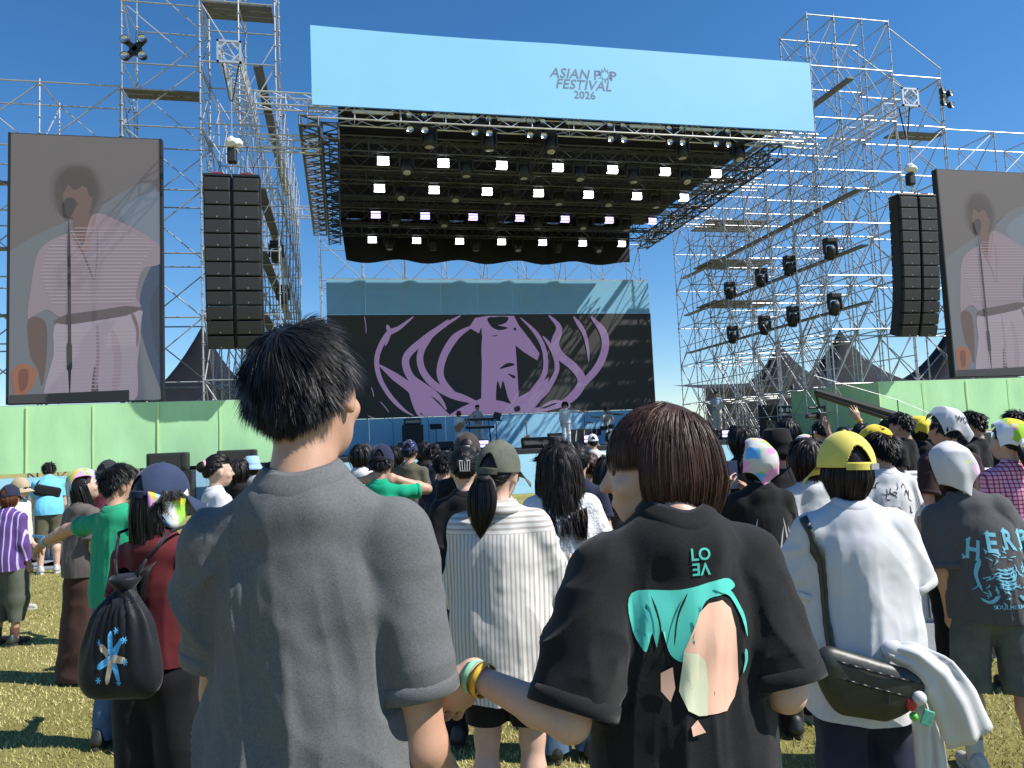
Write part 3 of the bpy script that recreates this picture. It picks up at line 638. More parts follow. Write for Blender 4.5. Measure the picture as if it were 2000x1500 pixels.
# ================================================================ PEOPLE: implicit bodies and clothes, meshed with surface nets
class Sdf:
    def __init__(s): s.p = []; s.neg = []
    def cone(s, a, b, ra, rb=None, k=0.03, fl=1.0, fd=(0, 1, 0), clip=None):
        s.p.append(('c', np.array(a, float), np.array(b, float), ra, ra if rb is None else rb, fl, np.array(fd, float), k, clip)); return s
    def ell(s, c, r, rot=None, k=0.02):
        s.p.append(('e', np.array(c, float), np.array(r, float), None if rot is None else np.array(rot), 0, 0, 0, k)); return s
    @staticmethod
    def d1(q, P):
        if q[0] == 'e':
            v = P-q[1].astype(P.dtype)
            if q[3] is not None: v = v @ q[3].astype(P.dtype)
            v = v/q[2].astype(v.dtype); k0 = np.sqrt(np.einsum('ij,ij->i', v, v)); v = v/q[2].astype(v.dtype); k1 = np.sqrt(np.einsum('ij,ij->i', v, v))+1e-9; return k0*(k0-1)/k1
        _, a, b, ra, rb, fl, fd, _k, clip = q; T = P.dtype; a = a.astype(T); fd = fd.astype(T); v = P-a; ab = b.astype(T)-a
        if fl != 1.0: v = v+(v @ fd)[:, None]*(fd*T.type(1/fl-1)); ab = ab+fd*((ab @ fd)*T.type(1/fl-1))
        t = np.clip(v @ ab/max(ab @ ab, 1e-9), 0, 1); v = v-t[:, None]*ab; d = (np.sqrt(np.einsum('ij,ij->i', v, v))-(ra+(rb-ra)*t))*(fl if fl < 1 else 1.0); return d if clip is None else np.maximum(d, (P-np.asarray(clip[0], T)) @ np.asarray(clip[1], T))
    def bounds(s):
        lo, hi = np.full(3, 9e9), np.full(3, -9e9)
        for q in s.p:
            if q[0] == 'e': R = q[2].max(); lo = np.minimum(lo, q[1]-R); hi = np.maximum(hi, q[1]+R)
            else:
                for c, r_ in ((q[1], q[3]), (q[2], q[4])): lo = np.minimum(lo, c-r_); hi = np.maximum(hi, c+r_)
        return lo, hi
    def mesh(s, h):
        lo, hi = s.bounds(); lo = lo-3*h; hi = hi+3*h; B = 6
        nb = np.ceil((hi-lo)/(h*B)).astype(int); n = nb*B
        g = np.stack(np.meshgrid(*[np.arange(k) for k in nb], indexing='ij'), -1).reshape(-1, 3); C = lo+(g*B+(B-1)/2)*h; Rb = h*B*0.87
        DP = np.stack([s.d1(q, C) for q in s.p], 0); km = max(q[7] for q in s.p); dm = DP.min(0)
        dblk = np.where(dm < 0, -1.0, 1.0); act = np.abs(dm) < Rb*1.5+km*.8
        D = np.repeat(np.repeat(np.repeat(dblk.reshape(nb), B, 0), B, 1), B, 2).astype(np.float32)
        ai = np.nonzero(act)[0]; off = np.stack(np.meshgrid(*[np.arange(B)]*3, indexing='ij'), -1).reshape(-1, 3)
        gi = g[ai][:, None, :]*B+off[None]; P = (lo+gi*h).reshape(-1, 3).astype(np.float32); val = np.full(len(P), 9.0, np.float32); m3 = B**3
        for qi, q in enumerate(s.p):
            sel = np.nonzero(DP[qi, ai] < dm[ai]+2.2*Rb+q[7])[0]
            if len(sel) == 0: continue
            ix = (sel[:, None]*m3+np.arange(m3)[None]).ravel(); d = s.d1(q, P[ix]); o = val[ix]; k = q[7]
            hh = np.clip(0.5+0.5*(d-o)/k, 0, 1); val[ix] = d+(o-d)*hh-k*hh*(1-hh)
        gi = gi.reshape(-1, 3); D[gi[:, 0], gi[:, 1], gi[:, 2]] = val
        S = D < 0; cs = np.zeros(tuple(n-1), np.uint8)
        for a in (0, 1):
            for b in (0, 1):
                for c in (0, 1): cs += S[a:n[0]-1+a, b:n[1]-1+b, c:n[2]-1+c]
        A = (cs > 0) & (cs < 8); ijk = np.argwhere(A); idx = np.full(A.shape, -1, np.int32); idx[A] = np.arange(len(ijk))
        cor = np.array([(a, b, c) for a in (0, 1) for b in (0, 1) for c in (0, 1)]); vals = np.stack([D[ijk[:, 0]+c[0], ijk[:, 1]+c[1], ijk[:, 2]+c[2]] for c in cor], 1).astype(float)
        acc = np.zeros((len(ijk), 3)); cnt = np.zeros(len(ijk))
        for i in range(8):
            for j in range(i+1, 8):
                if np.abs(cor[i]-cor[j]).sum() != 1: continue
                cr = (vals[:, i] < 0) != (vals[:, j] < 0); t = np.where(cr, vals[:, i]/(vals[:, i]-vals[:, j]+1e-12), 0)
                acc += np.where(cr[:, None], cor[i]+t[:, None]*(cor[j]-cor[i]), 0); cnt += cr
        V = lo+(ijk+acc/cnt[:, None])*h; F = []
        for ax in range(3):
            u, v = (ax+1) % 3, (ax+2) % 3; sl0 = [slice(None)]*3; sl1 = [slice(None)]*3; sl0[ax] = slice(0, -1); sl1[ax] = slice(1, None)
            e = np.argwhere(S[tuple(sl0)] != S[tuple(sl1)]); e = e[(e[:, u] > 0) & (e[:, v] > 0) & (e[:, u] < n[u]-1) & (e[:, v] < n[v]-1)]
            fl = S[e[:, 0], e[:, 1], e[:, 2]]; q = []
            for du, dv in ((1, 1), (0, 1), (0, 0), (1, 0)): c = e.copy(); c[:, u] -= du; c[:, v] -= dv; q.append(idx[c[:, 0], c[:, 1], c[:, 2]])
            q = np.stack(q, 1); q[~fl] = q[~fl][:, ::-1]; F.append(q)
        return V, np.concatenate(F)
def normals(V, F):
    a, b, c, d = (V[F[:, i]] for i in range(4)); nf = np.cross(c-a, d-b); N = np.zeros_like(V)
    for i in range(4): np.add.at(N, F[:, i], nf)
    return N/(np.linalg.norm(N, axis=1)[:, None]+1e-12)
def cut(me, planes):
    """planes: (point, normal, region): bisects and removes what lies on the normal's side, inside region(coords) only"""
    bm = bmesh.new(); bm.from_mesh(me)
    for co, no, test in planes:
        co = np.array(co, float); no = np.array(no, float); no /= np.linalg.norm(no); bm.verts.ensure_lookup_table()
        X = np.array([v.co[:] for v in bm.verts]); sd = (X-co) @ no; near = sd > -.03
        if test is not None: near &= test(X)
        vs_ = {bm.verts[i] for i in np.nonzero(near)[0]}; fs = {f for v in vs_ for f in v.link_faces if all(q in vs_ for q in f.verts)}
        ge = list(vs_)+list({e for f in fs for e in f.edges})+list(fs)
        bmesh.ops.bisect_plane(bm, geom=ge, dist=1e-5, plane_co=co, plane_no=no)
        bm.verts.ensure_lookup_table(); X = np.array([v.co[:] for v in bm.verts]); bad = (X-co) @ no > 1e-4
        if test is not None: bad &= test(X)
        bmesh.ops.delete(bm, geom=[bm.verts[i] for i in np.nonzero(bad)[0]], context='VERTS')
    bm.to_mesh(me); bm.free(); smooth(me); return me

SKIN = mat('skin', (0.47, 0.27, 0.18), 0.5, var=0.13, scale=9, bump=0.05, bscale=320); SKIN2 = mat('skin_fair', (0.56, 0.355, 0.265), 0.48, var=0.11, scale=9, bump=0.05, bscale=320)
for _s in (SKIN, SKIN2):
    _b = _s.node_tree.nodes['Principled BSDF']; _b.inputs['Subsurface Weight'].default_value = 0.12; _b.inputs['Subsurface Radius'].default_value = (0.012, 0.004, 0.002); _b.inputs['Subsurface Scale'].default_value = 1.0
def hairmat(name, c, r=0.36):
    return mat('hair_'+name, c, r+.12, var=0.35, scale=30, spec=0.30)
HBLACK, HBROWN, HDARK, HRED = hairmat('black', (.009, .008, .008)), hairmat('brown', (.046, .020, .013), .38), hairmat('dark', (.014, .010, .009), .36), hairmat('auburn', (.10, .032, .014))
def cloth(name, c, var=0.10, bump=0.12, bscale=900, rough=0.9, scale=9):
    return mat('cloth_'+name, c, rough, var=var, scale=scale, bump=bump, bscale=bscale, spec=0.15, sheen=0.15)
def stripes(name, c1, c2, freq, axis='x', duty=0.5, yoke=None, c3=None, freq2=None):
    """woven stripes in the cloth's own coordinates; above the yoke seam they run the other way; c3 adds a crossing check"""
    if name in MATS: return MATS[name]
    m = cloth(name, c1); nt = m.node_tree; b = nt.nodes['Principled BSDF']; L = nt.links
    tc = nt.nodes.new('ShaderNodeTexCoord'); sp = nt.nodes.new('ShaderNodeSeparateXYZ'); L.new(tc.outputs['Object'], sp.inputs[0])
    def M(op, a, c=None):
        n = nt.nodes.new('ShaderNodeMath'); n.operation = op
        if hasattr(a, 'links'): L.new(a, n.inputs[0])
        else: n.inputs[0].default_value = a
        if c is not None:
            if hasattr(c, 'links'): L.new(c, n.inputs[1])
            else: n.inputs[1].default_value = c
        return n.outputs[0]
    def st(sock, fq): return M('LESS_THAN', M('FRACT', M('MULTIPLY', sock, fq)), duty)
    a = st(sp.outputs['X' if axis == 'x' else 'Z'], freq)
    if yoke is not None:
        up = M('GREATER_THAN', sp.outputs['Z'], yoke); z = st(sp.outputs['Z'], freq*.8); a = M('ADD', M('MULTIPLY', up, z), M('MULTIPLY', M('SUBTRACT', 1.0, up), a))
    mx = nt.nodes.new('ShaderNodeMix'); mx.data_type = 'RGBA'; mx.inputs[6].default_value = (*c1, 1); mx.inputs[7].default_value = (*c2, 1); L.new(a, mx.inputs[0]); out = mx.outputs[2]
    if c3:
        m2 = nt.nodes.new('ShaderNodeMix'); m2.data_type = 'RGBA'; m2.inputs[7].default_value = (*c3, 1); L.new(out, m2.inputs[6]); L.new(st(sp.outputs['Z' if axis == 'x' else 'X'], freq2 or freq), m2.inputs[0])
        if freq2 is None:
            m2.blend_type = 'MULTIPLY'
        out = m2.outputs[2]
    L.new(out, b.inputs['Base Color']); return m
def motley(name, base, cols, scale=9.0, thr=0.52):
    """printed cloth: soft blotches of several inks"""
    if name in MATS: return MATS[name]
    m = cloth(name, base); nt = m.node_tree; b = nt.nodes['Principled BSDF']; L = nt.links; tc = nt.nodes.new('ShaderNodeTexCoord'); prev = None
    for i, c in enumerate(cols):
        n = nt.nodes.new('ShaderNodeTexNoise'); n.noise_dimensions = '4D'; n.inputs['W'].default_value = 3.7*i+len(name); n.inputs['Scale'].default_value = scale; n.inputs['Detail'].default_value = 1.5; n.inputs['Distortion'].default_value = 0.8; L.new(tc.outputs['Object'], n.inputs['Vector'])
        g = nt.nodes.new('ShaderNodeMapRange'); g.inputs[1].default_value = thr+.04; g.inputs[2].default_value = thr+.07; L.new(n.outputs['Fac'], g.inputs[0])
        mx = nt.nodes.new('ShaderNodeMix'); mx.data_type = 'RGBA'; mx.inputs[7].default_value = (*c, 1); L.new(g.outputs[0], mx.inputs[0])
        if prev is None: mx.inputs[6].default_value = (*base, 1)
        else: L.new(prev, mx.inputs[6])
        prev = mx.outputs[2]
    L.new(prev, b.inputs['Base Color']); return m

# ---------------------------------------------------------------- hair as thousands of tapering ribbons
HC, HR = np.array([0, -.012, .022]), np.array([.080, .103, .110])
def in_hair(d, front=0.42, nape=-0.62):
    """scalp directions that grow hair"""
    return ((d[:, 1] < 0.30) | (d[:, 2] > front)) & (d[:, 2] > nape+0.92*np.clip(d[:, 1]+.75, 0, .8)) & ~((d[:, 1] > -.02) & (d[:, 2] < -.05))
def ribbons(P, N, wid, name):
    """P (n, m, 3) points, N (n, 3) facing -> one mesh"""
    n, m, _ = P.shape; T = np.gradient(P, axis=1); S = np.cross(T, N[:, None, :]); S /= np.linalg.norm(S, axis=2)[:, :, None]+1e-9
    tp = np.linspace(0, 1, m); w_ = wid[:, None]*(np.minimum(1, .6+2*tp)*np.clip((1-tp)*2.2, .06, 1))[None]
    V = np.stack([P-S*w_[:, :, None]/2, P+S*w_[:, :, None]/2], 2).reshape(-1, 3)
    b = (np.arange(n)[:, None]*m+np.arange(m-1)[None])*2; F = np.stack([b, b+1, b+3, b+2], -1).reshape(-1, 4)
    me = bpy.data.meshes.new(name); me.vertices.add(len(V)); me.vertices.foreach_set('co', V.ravel()); me.loops.add(F.size); me.loops.foreach_set('vertex_index', F.ravel())
    me.polygons.add(len(F)); me.polygons.foreach_set('loop_start', np.arange(len(F))*4); me.update(); smooth(me); return me
def hair(parent, style, material, n, wid, seed=1, zend=-.16, vol=.022, wave=0.0, front=.42, crown=(0, -.42, .91), name='hair', cap_on=False, fringe=.035, faz=1.25, fazr=None, lift=.10, length=1.0):
    R = np.random.default_rng(seed); d = R.standard_normal((int(n*3.2), 3)); d /= np.linalg.norm(d, axis=1)[:, None]
    d = d[in_hair(d, front)]
    if style == 'short': d = d[~((np.abs(d[:, 1]+.05) < .24) & (d[:, 2] < .16))]
    if cap_on: d = d[d[:, 2] < .25]
    d = d[:n]; n = len(d); root = HC+d*HR*1.0; nor = d/HR; nor /= np.linalg.norm(nor, axis=1)[:, None]
    c0 = np.array(crown)/np.linalg.norm(crown); fl = d-c0; fl -= nor*np.sum(fl*nor, 1)[:, None]; fl /= np.linalg.norm(fl, axis=1)[:, None]+1e-6
    cl = np.stack([vnoise(d*5.5+i*31, seed+i) for i in range(3)], 1); clump = np.stack([vnoise(d*11+i*31, seed+i) for i in range(3)], 1)
    if style == 'short':       # whorl at the crown, tousled tufts
        sw = np.cross(nor, fl); near = np.exp(-np.linalg.norm(d-c0, axis=1)**2/.30)[:, None]; fl = fl+sw*(1.0*near+.35*cl[:, :1])
    lay = R.random(n); off = (vol*(.15+.95*lay)) if not cap_on else .004+.006*lay
    v = fl+cl*(.65 if style == 'short' else .05)+clump*(.30 if style == 'short' else .10)+R.standard_normal((n, 3))*(.10 if style == 'short' else .03)
    m = 8; ze = np.full(n, zend)+.016*clump[:, 0]+.009*R.standard_normal(n)
    if style == 'short': ln = length*(.034+.020*R.random(n))*(1+.75*np.clip(d[:, 2], 0, 1))*np.where(d[:, 2] < -.2, .55, 1); v = v+nor*(lift+.20*clump[:, :1]+.10*cl[:, :1]); g = .16
    elif style in ('pony', 'bun'): tie = np.array([0, -.128, .02 if style == 'pony' else .05]); ln = np.linalg.norm(tie-root, axis=1)*1.12; g = 0
    else:
        dl = d+fl*1.1; az = np.abs(np.arctan2(dl[:, 0], dl[:, 1])); fr = np.clip((np.where(dl[:, 0] > 0, faz if fazr is None else fazr, faz)-az)/.2, 0, 1)*(d[:, 2] < .97); ze = ze*(1-fr)+fringe*fr
        ln = .10+np.clip(root[:, 2]-ze, .02, 9)*1.35; g = .55; m = 12
    if wave: m = 18
    v /= np.linalg.norm(v, axis=1)[:, None]; v0 = v
    def grow(ln):
        v = v0; P = [root]; p = root.copy()
        for k in range(1, m):
            if style in ('pony', 'bun'): v = tie-p; v = v/(np.linalg.norm(v, axis=1)[:, None]+1e-6)
            p = p+v*(ln/(m-1))[:, None]
            e = (p-HC)/(HR+off[:, None]); q = np.linalg.norm(e, axis=1)
            p = np.where((q < 1)[:, None], HC+(p-HC)/np.maximum(q, 1e-6)[:, None]*(1 if style != 'short' else .15)+(0 if style != 'short' else (p-HC)*.85), p)
            if style not in ('short', 'pony', 'bun'):     # lie on shoulders and back
                cc = np.array([0, -.005, -.33]); e = (p-cc)/(np.array([.20, .118, .15])+off[:, None]); q = np.linalg.norm(e, axis=1); p = np.where((q < 1)[:, None], cc+(p-cc)/np.maximum(q, 1e-6)[:, None], p)
            if style == 'long':
                zt = -.135*np.clip((-.16-p[:, 2])/.10, 0, 1); p[:, 1] = np.where((p[:, 1] < .03) & (p[:, 2] < -.16), np.minimum(p[:, 1], zt-.6*off), p[:, 1]); p[:, 0] = np.where(p[:, 2] < -.18, np.clip(p[:, 0], -.125-.3*off, .125+.3*off), p[:, 0])
            if style == 'bob': p[:, :2] = np.where((p[:, 2] < -.03)[:, None], p[:, :2]*.955+np.array([0, -.02])*.045, p[:, :2])
            if wave: p = p+np.stack([np.sin(p[:, 2]*38+cl[:, 0]*6), np.cos(p[:, 2]*33+cl[:, 1]*6), 0*ln], 1)*wave*min(1, k/8)
            v = p-P[-1]; v = v/(np.linalg.norm(v, axis=1)[:, None]+1e-9); v[:, 2] -= g
            if g > .3: v[:, :2] *= .86
            v = v/(np.linalg.norm(v, axis=1)[:, None]+1e-9); P.append(p)
        return np.stack(P, 1)
    P = grow(ln)
    if g > .3:                                             # trim every strand to its own end height
        below = P[:, :, 2] < ze[:, None]; fi = np.where(below.any(1), below.argmax(1), m-1); ln = ln*np.clip(fi/(m-1), .12, 1); P = grow(ln)
    if g > .3:                                             # keep the face clear
        ok = ~((P[:, :, 2] < -.005) & (P[:, :, 1] > .030)).any(1); P = P[ok]; nor = nor[ok]; n = len(P)
    nn = nor+R.standard_normal((n, 3))*.30
    o = ob(name, ribbons(P, nn, wid*(.6+.8*R.random(n)), name), material, parent)
    # scalp cover under the strands
    bm = bmesh.new(); bmesh.ops.create_uvsphere(bm, u_segments=40, v_segments=26, radius=1.0); dd = np.array([v_.co[:] for v_ in bm.verts]); keep = in_hair(dd, front+.03, -.6)
    if style == 'short': keep &= ~((np.abs(dd[:, 1]+.05) < .24) & (dd[:, 2] < .14))
    bmesh.ops.delete(bm, geom=[v_ for v_, k in zip(bm.verts, keep) if not k], context='VERTS')
    sc = 1.035+(vol*.25/.09 if style != 'short' else .0)
    for v_ in bm.verts: v_.co = Vector(HC+np.array(v_.co)*HR*sc)
    me = bpy.data.meshes.new('hair_base'); bm.to_mesh(me); bm.free(); smooth(me); ob('hair_base', me, material, o)
    if style in ('bun', 'pony'):
        k = max(220, n//3); t = R.standard_normal((k, 3)); t /= np.linalg.norm(t, axis=1)[:, None]
        if style == 'pony':
            L_ = abs(zend); s = np.linspace(0, 1, 14)[None, :, None]; a = R.random(k)*6.283; rr = .046*np.sqrt(R.random(k)); x0 = np.stack([rr*np.cos(a), rr*np.sin(a)*.7, 0*a], 1)[:, None, :]
            sp = np.sin(np.clip(s*1.15, 0, 1)*np.pi)**.6*.9+.25
            PP = np.array([0, -.138, .02])[None, None, :]+x0*sp*np.array([1.15, 1, 1])+np.concatenate([.012*np.sin(s*5+a[:, None, None]), -.05*np.sin(s*2.2)+.0*a[:, None, None], -L_*s*(.86+.14*R.random(k))[:, None, None]], 2)
            ob('ponytail', ribbons(PP, np.stack([np.cos(a)*.6, np.sin(a)-.5, 0*a+.1], 1), wid*.9*(.6+.8*R.random(k)), 'ponytail'), material, o)
            MB().lathe([(.021, -.010), (.027, 0), (.021, .010)], (0, -.142, .008), 12).build('hair_tie', mat('hair_tie', (.05, .04, .045), .8), o, smooth_=True)
        else:
            c = np.array([0, -.135, .05]); s = np.linspace(0, 2.4, 10); ax = np.cross(t, R.standard_normal((k, 3))); ax /= np.linalg.norm(ax, axis=1)[:, None]; u = np.cross(ax, t)
            PP = c+.048*(.75+.25*R.random(k))[:, None, None]*(t[:, None, :]*np.cos(s)[None, :, None]+u[:, None, :]*np.sin(s)[None, :, None]); ob('hair_bun', ribbons(PP, t, wid*1.3*np.ones(k), 'hair_bun'), material, o)
    return o

# ---------------------------------------------------------------- headwear (in the head's own frame)
def dome(r, lower, nu=40, nv=14, fold=0.0, seed=1, cutter=None):
    """shell from the top down to elevation lower(azimuth); azimuth 0 = front"""
    V = []; F = []
    for j in range(nv+1):
        for i in range(nu):
            az = 2*math.pi*i/nu; lo = lower(az); el = math.pi/2+(lo-math.pi/2)*(j/nv); ce = math.cos(max(el, -.45)); q = 1.0
            z = math.sin(el) if el > -.45 else math.sin(-.45)+(el+.45)*1.1
            t_ = j/nv; f = 1+fold*((1-2*abs(math.sin(az*2.5+seed+t_*1.5)))*.8+math.sin(az*9+seed*2+t_*3)*.45)*t_**1.2+(fold > 0)*.07*t_**3
            V.append((math.sin(az)*ce*r[0]*f+HC[0], math.cos(az)*ce*r[1]*f+HC[1], z*r[2]+HC[2]))
    for j in range(nv):
        for i in range(nu):
            q = (j*nu+i, (j+1)*nu+i, (j+1)*nu+(i+1) % nu, j*nu+(i+1) % nu)
            if cutter and cutter(2*math.pi*(i+.5)/nu, j/nv): continue
            F.append(q)
    return V, F
def solid(o, t=.003, off=1):
    md = o.modifiers.new('thickness', 'SOLIDIFY'); md.thickness = t; md.offset = off; return o
def cap(head, m, backward=False, logo=None, strapm=None):
    c = empty('cap', (0, 0, 0)); c.parent = head; c.rotation_euler = (math.radians(-8), 0, math.pi if backward else 0)
    R_ = (.096, .120, .128)
    back = lambda az, t: abs(az-math.pi) < .50 and t > .58+.36*(abs(az-math.pi)/.50)**2 and t < .90
    V, F = dome(R_, lambda az: .05-.10*math.cos(az-math.pi)*0-.12, 144, 44, cutter=back)
    solid(ob('crown', mesh_np('crown', V, F), m, c), .003)
    s = mat('cap_stitch', (.02, .02, .02), .9)
    V = []; F = []; n = 18                                              # brim
    for k in range(5):
        for i in range(n+1):
            a = math.radians(-62+124*i/n); rr = 1+.62*(k/4)*(.55+.45*math.cos(a)); V.append((math.sin(a)*R_[0]*rr, math.cos(a)*R_[1]*rr-.012, .012-.030*(k/4)-.045*abs(math.sin(a))**2*(k/4)))
    for k in range(4):
        for i in range(n): q = k*(n+1)+i; F.append((q, q+1, q+n+2, q+n+1))
    solid(ob('brim', mesh_np('brim', V, F), m, c), .004)
    MB().sphere((0, -.012, .149), .009, (1, 1, .6), 10, 6).build('button', m, c, smooth_=True)
    mb = MB()                                                            # closing strap across the back opening
    for i in range(10):
        a0, a1 = math.pi-.5+.1*i, math.pi-.4+.1*i; z = .004
        mb.add([(math.sin(a)*R_[0]*1.0*k, math.cos(a)*R_[1]*1.0*k-.012, zz) for a in (a0, a1) for k in (1.0, 1.03) for zz in (z, z+.022)], [(2, 3, 7, 6), (0, 4, 5, 1), (1, 5, 7, 3), (0, 2, 6, 4)])
    mb.build('strap', strapm or m, c)
    if logo: MB().box((0, -.012+R_[1]*1.01*(-1 if False else 1), .055), (.05, .012, .03), bev=.003).build('patch', logo, c)
    return c
def bandana(head, m, tail=.17, rz=0.0, tilt=0.0, seed=1):
    """a square kerchief laid over the head corner to the back: follows the skull, then hangs in folds"""
    c = empty('bandana', (0, 0, 0)); c.parent = head; c.rotation_euler = (tilt, 0, rz); a_ = .128+.22*tail; n = 40; V = []; F = []; R_ = (.099, .124, .128)
    for i in range(n+1):
        for j in range(n+1):
            u, v = (i/n*2-1)*a_, (j/n*2-1)*a_; x, y_ = (u-v)*.7071, (u+v)*.7071-.080; r_ = math.hypot(x, y_); az = math.atan2(x, y_); Rm = math.sqrt((R_[0]*math.sin(az))**2+(R_[1]*math.cos(az))**2)*1.02; rc = 1.50*.118
            el = math.pi/2-min(r_, rc)/.118; hang = max(0, r_-rc); t_ = min(1.3, r_/.19)
            f = 1+.045*t_**2*(1-2*abs(math.sin(az*2.0+seed+hang*8)))+.028*t_**2*math.sin(az*7+seed*2.1)+1.6*hang*(.5+.5*math.sin(az*6+seed))
            V.append((math.sin(az)*math.cos(el)*Rm*f+HC[0], math.cos(az)*math.cos(el)*Rm*f+HC[1], math.sin(el)*R_[2]*1.03-hang*.92+HC[2]+.004))
    F = [(i*(n+1)+j, i*(n+1)+j+1, (i+1)*(n+1)+j+1, (i+1)*(n+1)+j) for i in range(n) for j in range(n)]
    V = np.array(V); rd = V-HC; rd /= np.linalg.norm(rd, axis=1)[:, None]; V = V+rd*(.009*(1-2*np.abs(vnoise(V*np.array([13, 13, 7])+seed*3.3, 5))**.7)+.006)[:, None]
    solid(ob('cloth', mesh_np('cloth', V, F), m, c), .002)
    return c
def bucket_hat(head, m):
    c = empty('bucket_hat', (0, 0, 0)); c.parent = head
    solid(MB().lathe([(.002, .150), (.05, .150), (.088, .138), (.103, .06), (.108, .045), (.106, .042), (.128, .0), (.150, -.035)], (0, -.012, .0), 28).build('hat_body', m, c, smooth_=True), .003); c.scale = (.95, 1.12, 1.0); return c

# ---------------------------------------------------------------- shoes
def shoe_mesh():
    s = Sdf(); s.cone((0, -.06, .055), (0, .02, .06), .042, .040, .03); s.cone((0, .02, .05), (0, .15, .032), .042, .034, .03, fl=1); s.cone((0, -.05, .10), (0, -.04, .06), .036, .042, .03)
    V, F = s.mesh(.009); V[:, 2] = np.maximum(V[:, 2], .012); return mesh_np('shoe', V, F)
_SH = shoe_mesh(); _SOLE = MB().add(*(lambda pts: ([(x, y, z) for z in (0, .026) for x, y in pts], [tuple(range(len(pts)-1, -1, -1)), tuple(range(len(pts), 2*len(pts)))]+[(i, (i+1) % len(pts), len(pts)+(i+1) % len(pts), len(pts)+i) for i in range(len(pts))]))([(.046*math.cos(a)*(1 if math.sin(a) < 0 else .95), .045+.145*math.sin(a)) for a in np.linspace(0, 2*math.pi, 20, endpoint=False)])).mesh('sole')

# ---------------------------------------------------------------- one person
def rotm(axis, a):
    return np.array(Matrix.Rotation(a, 3, axis))
def hand_prims(s, wrist, d, pal, side, curl=.35, spread=.10, sc=1.0, point=False):
    """palm, four fingers of unequal length with two bends, thumb from the side of the palm. d: toward fingertips, pal: palm normal"""
    d = np.array(d, float); d /= np.linalg.norm(d); pal = np.array(pal, float); pal -= d*(pal @ d); pal /= np.linalg.norm(pal); x = np.cross(d, pal)*side
    w_ = np.array(wrist); P = lambda a, b, c=0: w_+(x*a+d*b+pal*c)*sc
    s.cone(P(0, -.01), P(0, .045), .026*sc, .036*sc, .02, .55, pal); s.cone(P(-.018, .05), P(.020, .05), .019*sc, .019*sc, .02, .7, pal)
    for i, (o, ln) in enumerate(((-.030, .070), (-.010, .080), (.011, .074), (.030, .058))):
        cu = curl*(1+.12*i) if not (point and i == 0) else .05
        if point and i: cu = 1.25
        p = P(o, .078); dd = d+x*spread*(o/.03); dd /= np.linalg.norm(dd); a = 0; rr = .0088
        for j, fr in enumerate((.46, .30, .24)):
            a += cu*(.8 if j == 0 else 1); v = dd*math.cos(a)+pal*math.sin(a); q = p+v*ln*fr*sc; s.cone(p, q, rr*sc, (rr-.0009)*sc, .004); p = q; rr -= .0009
    p = P(-.026, .012, .006); q = P(-.056, .045, .016); t = P(-.066, .078, .024); s.cone(p, q, .0135*sc, .011*sc, .012); s.cone(q, t, .0105*sc, .0085*sc, .004)
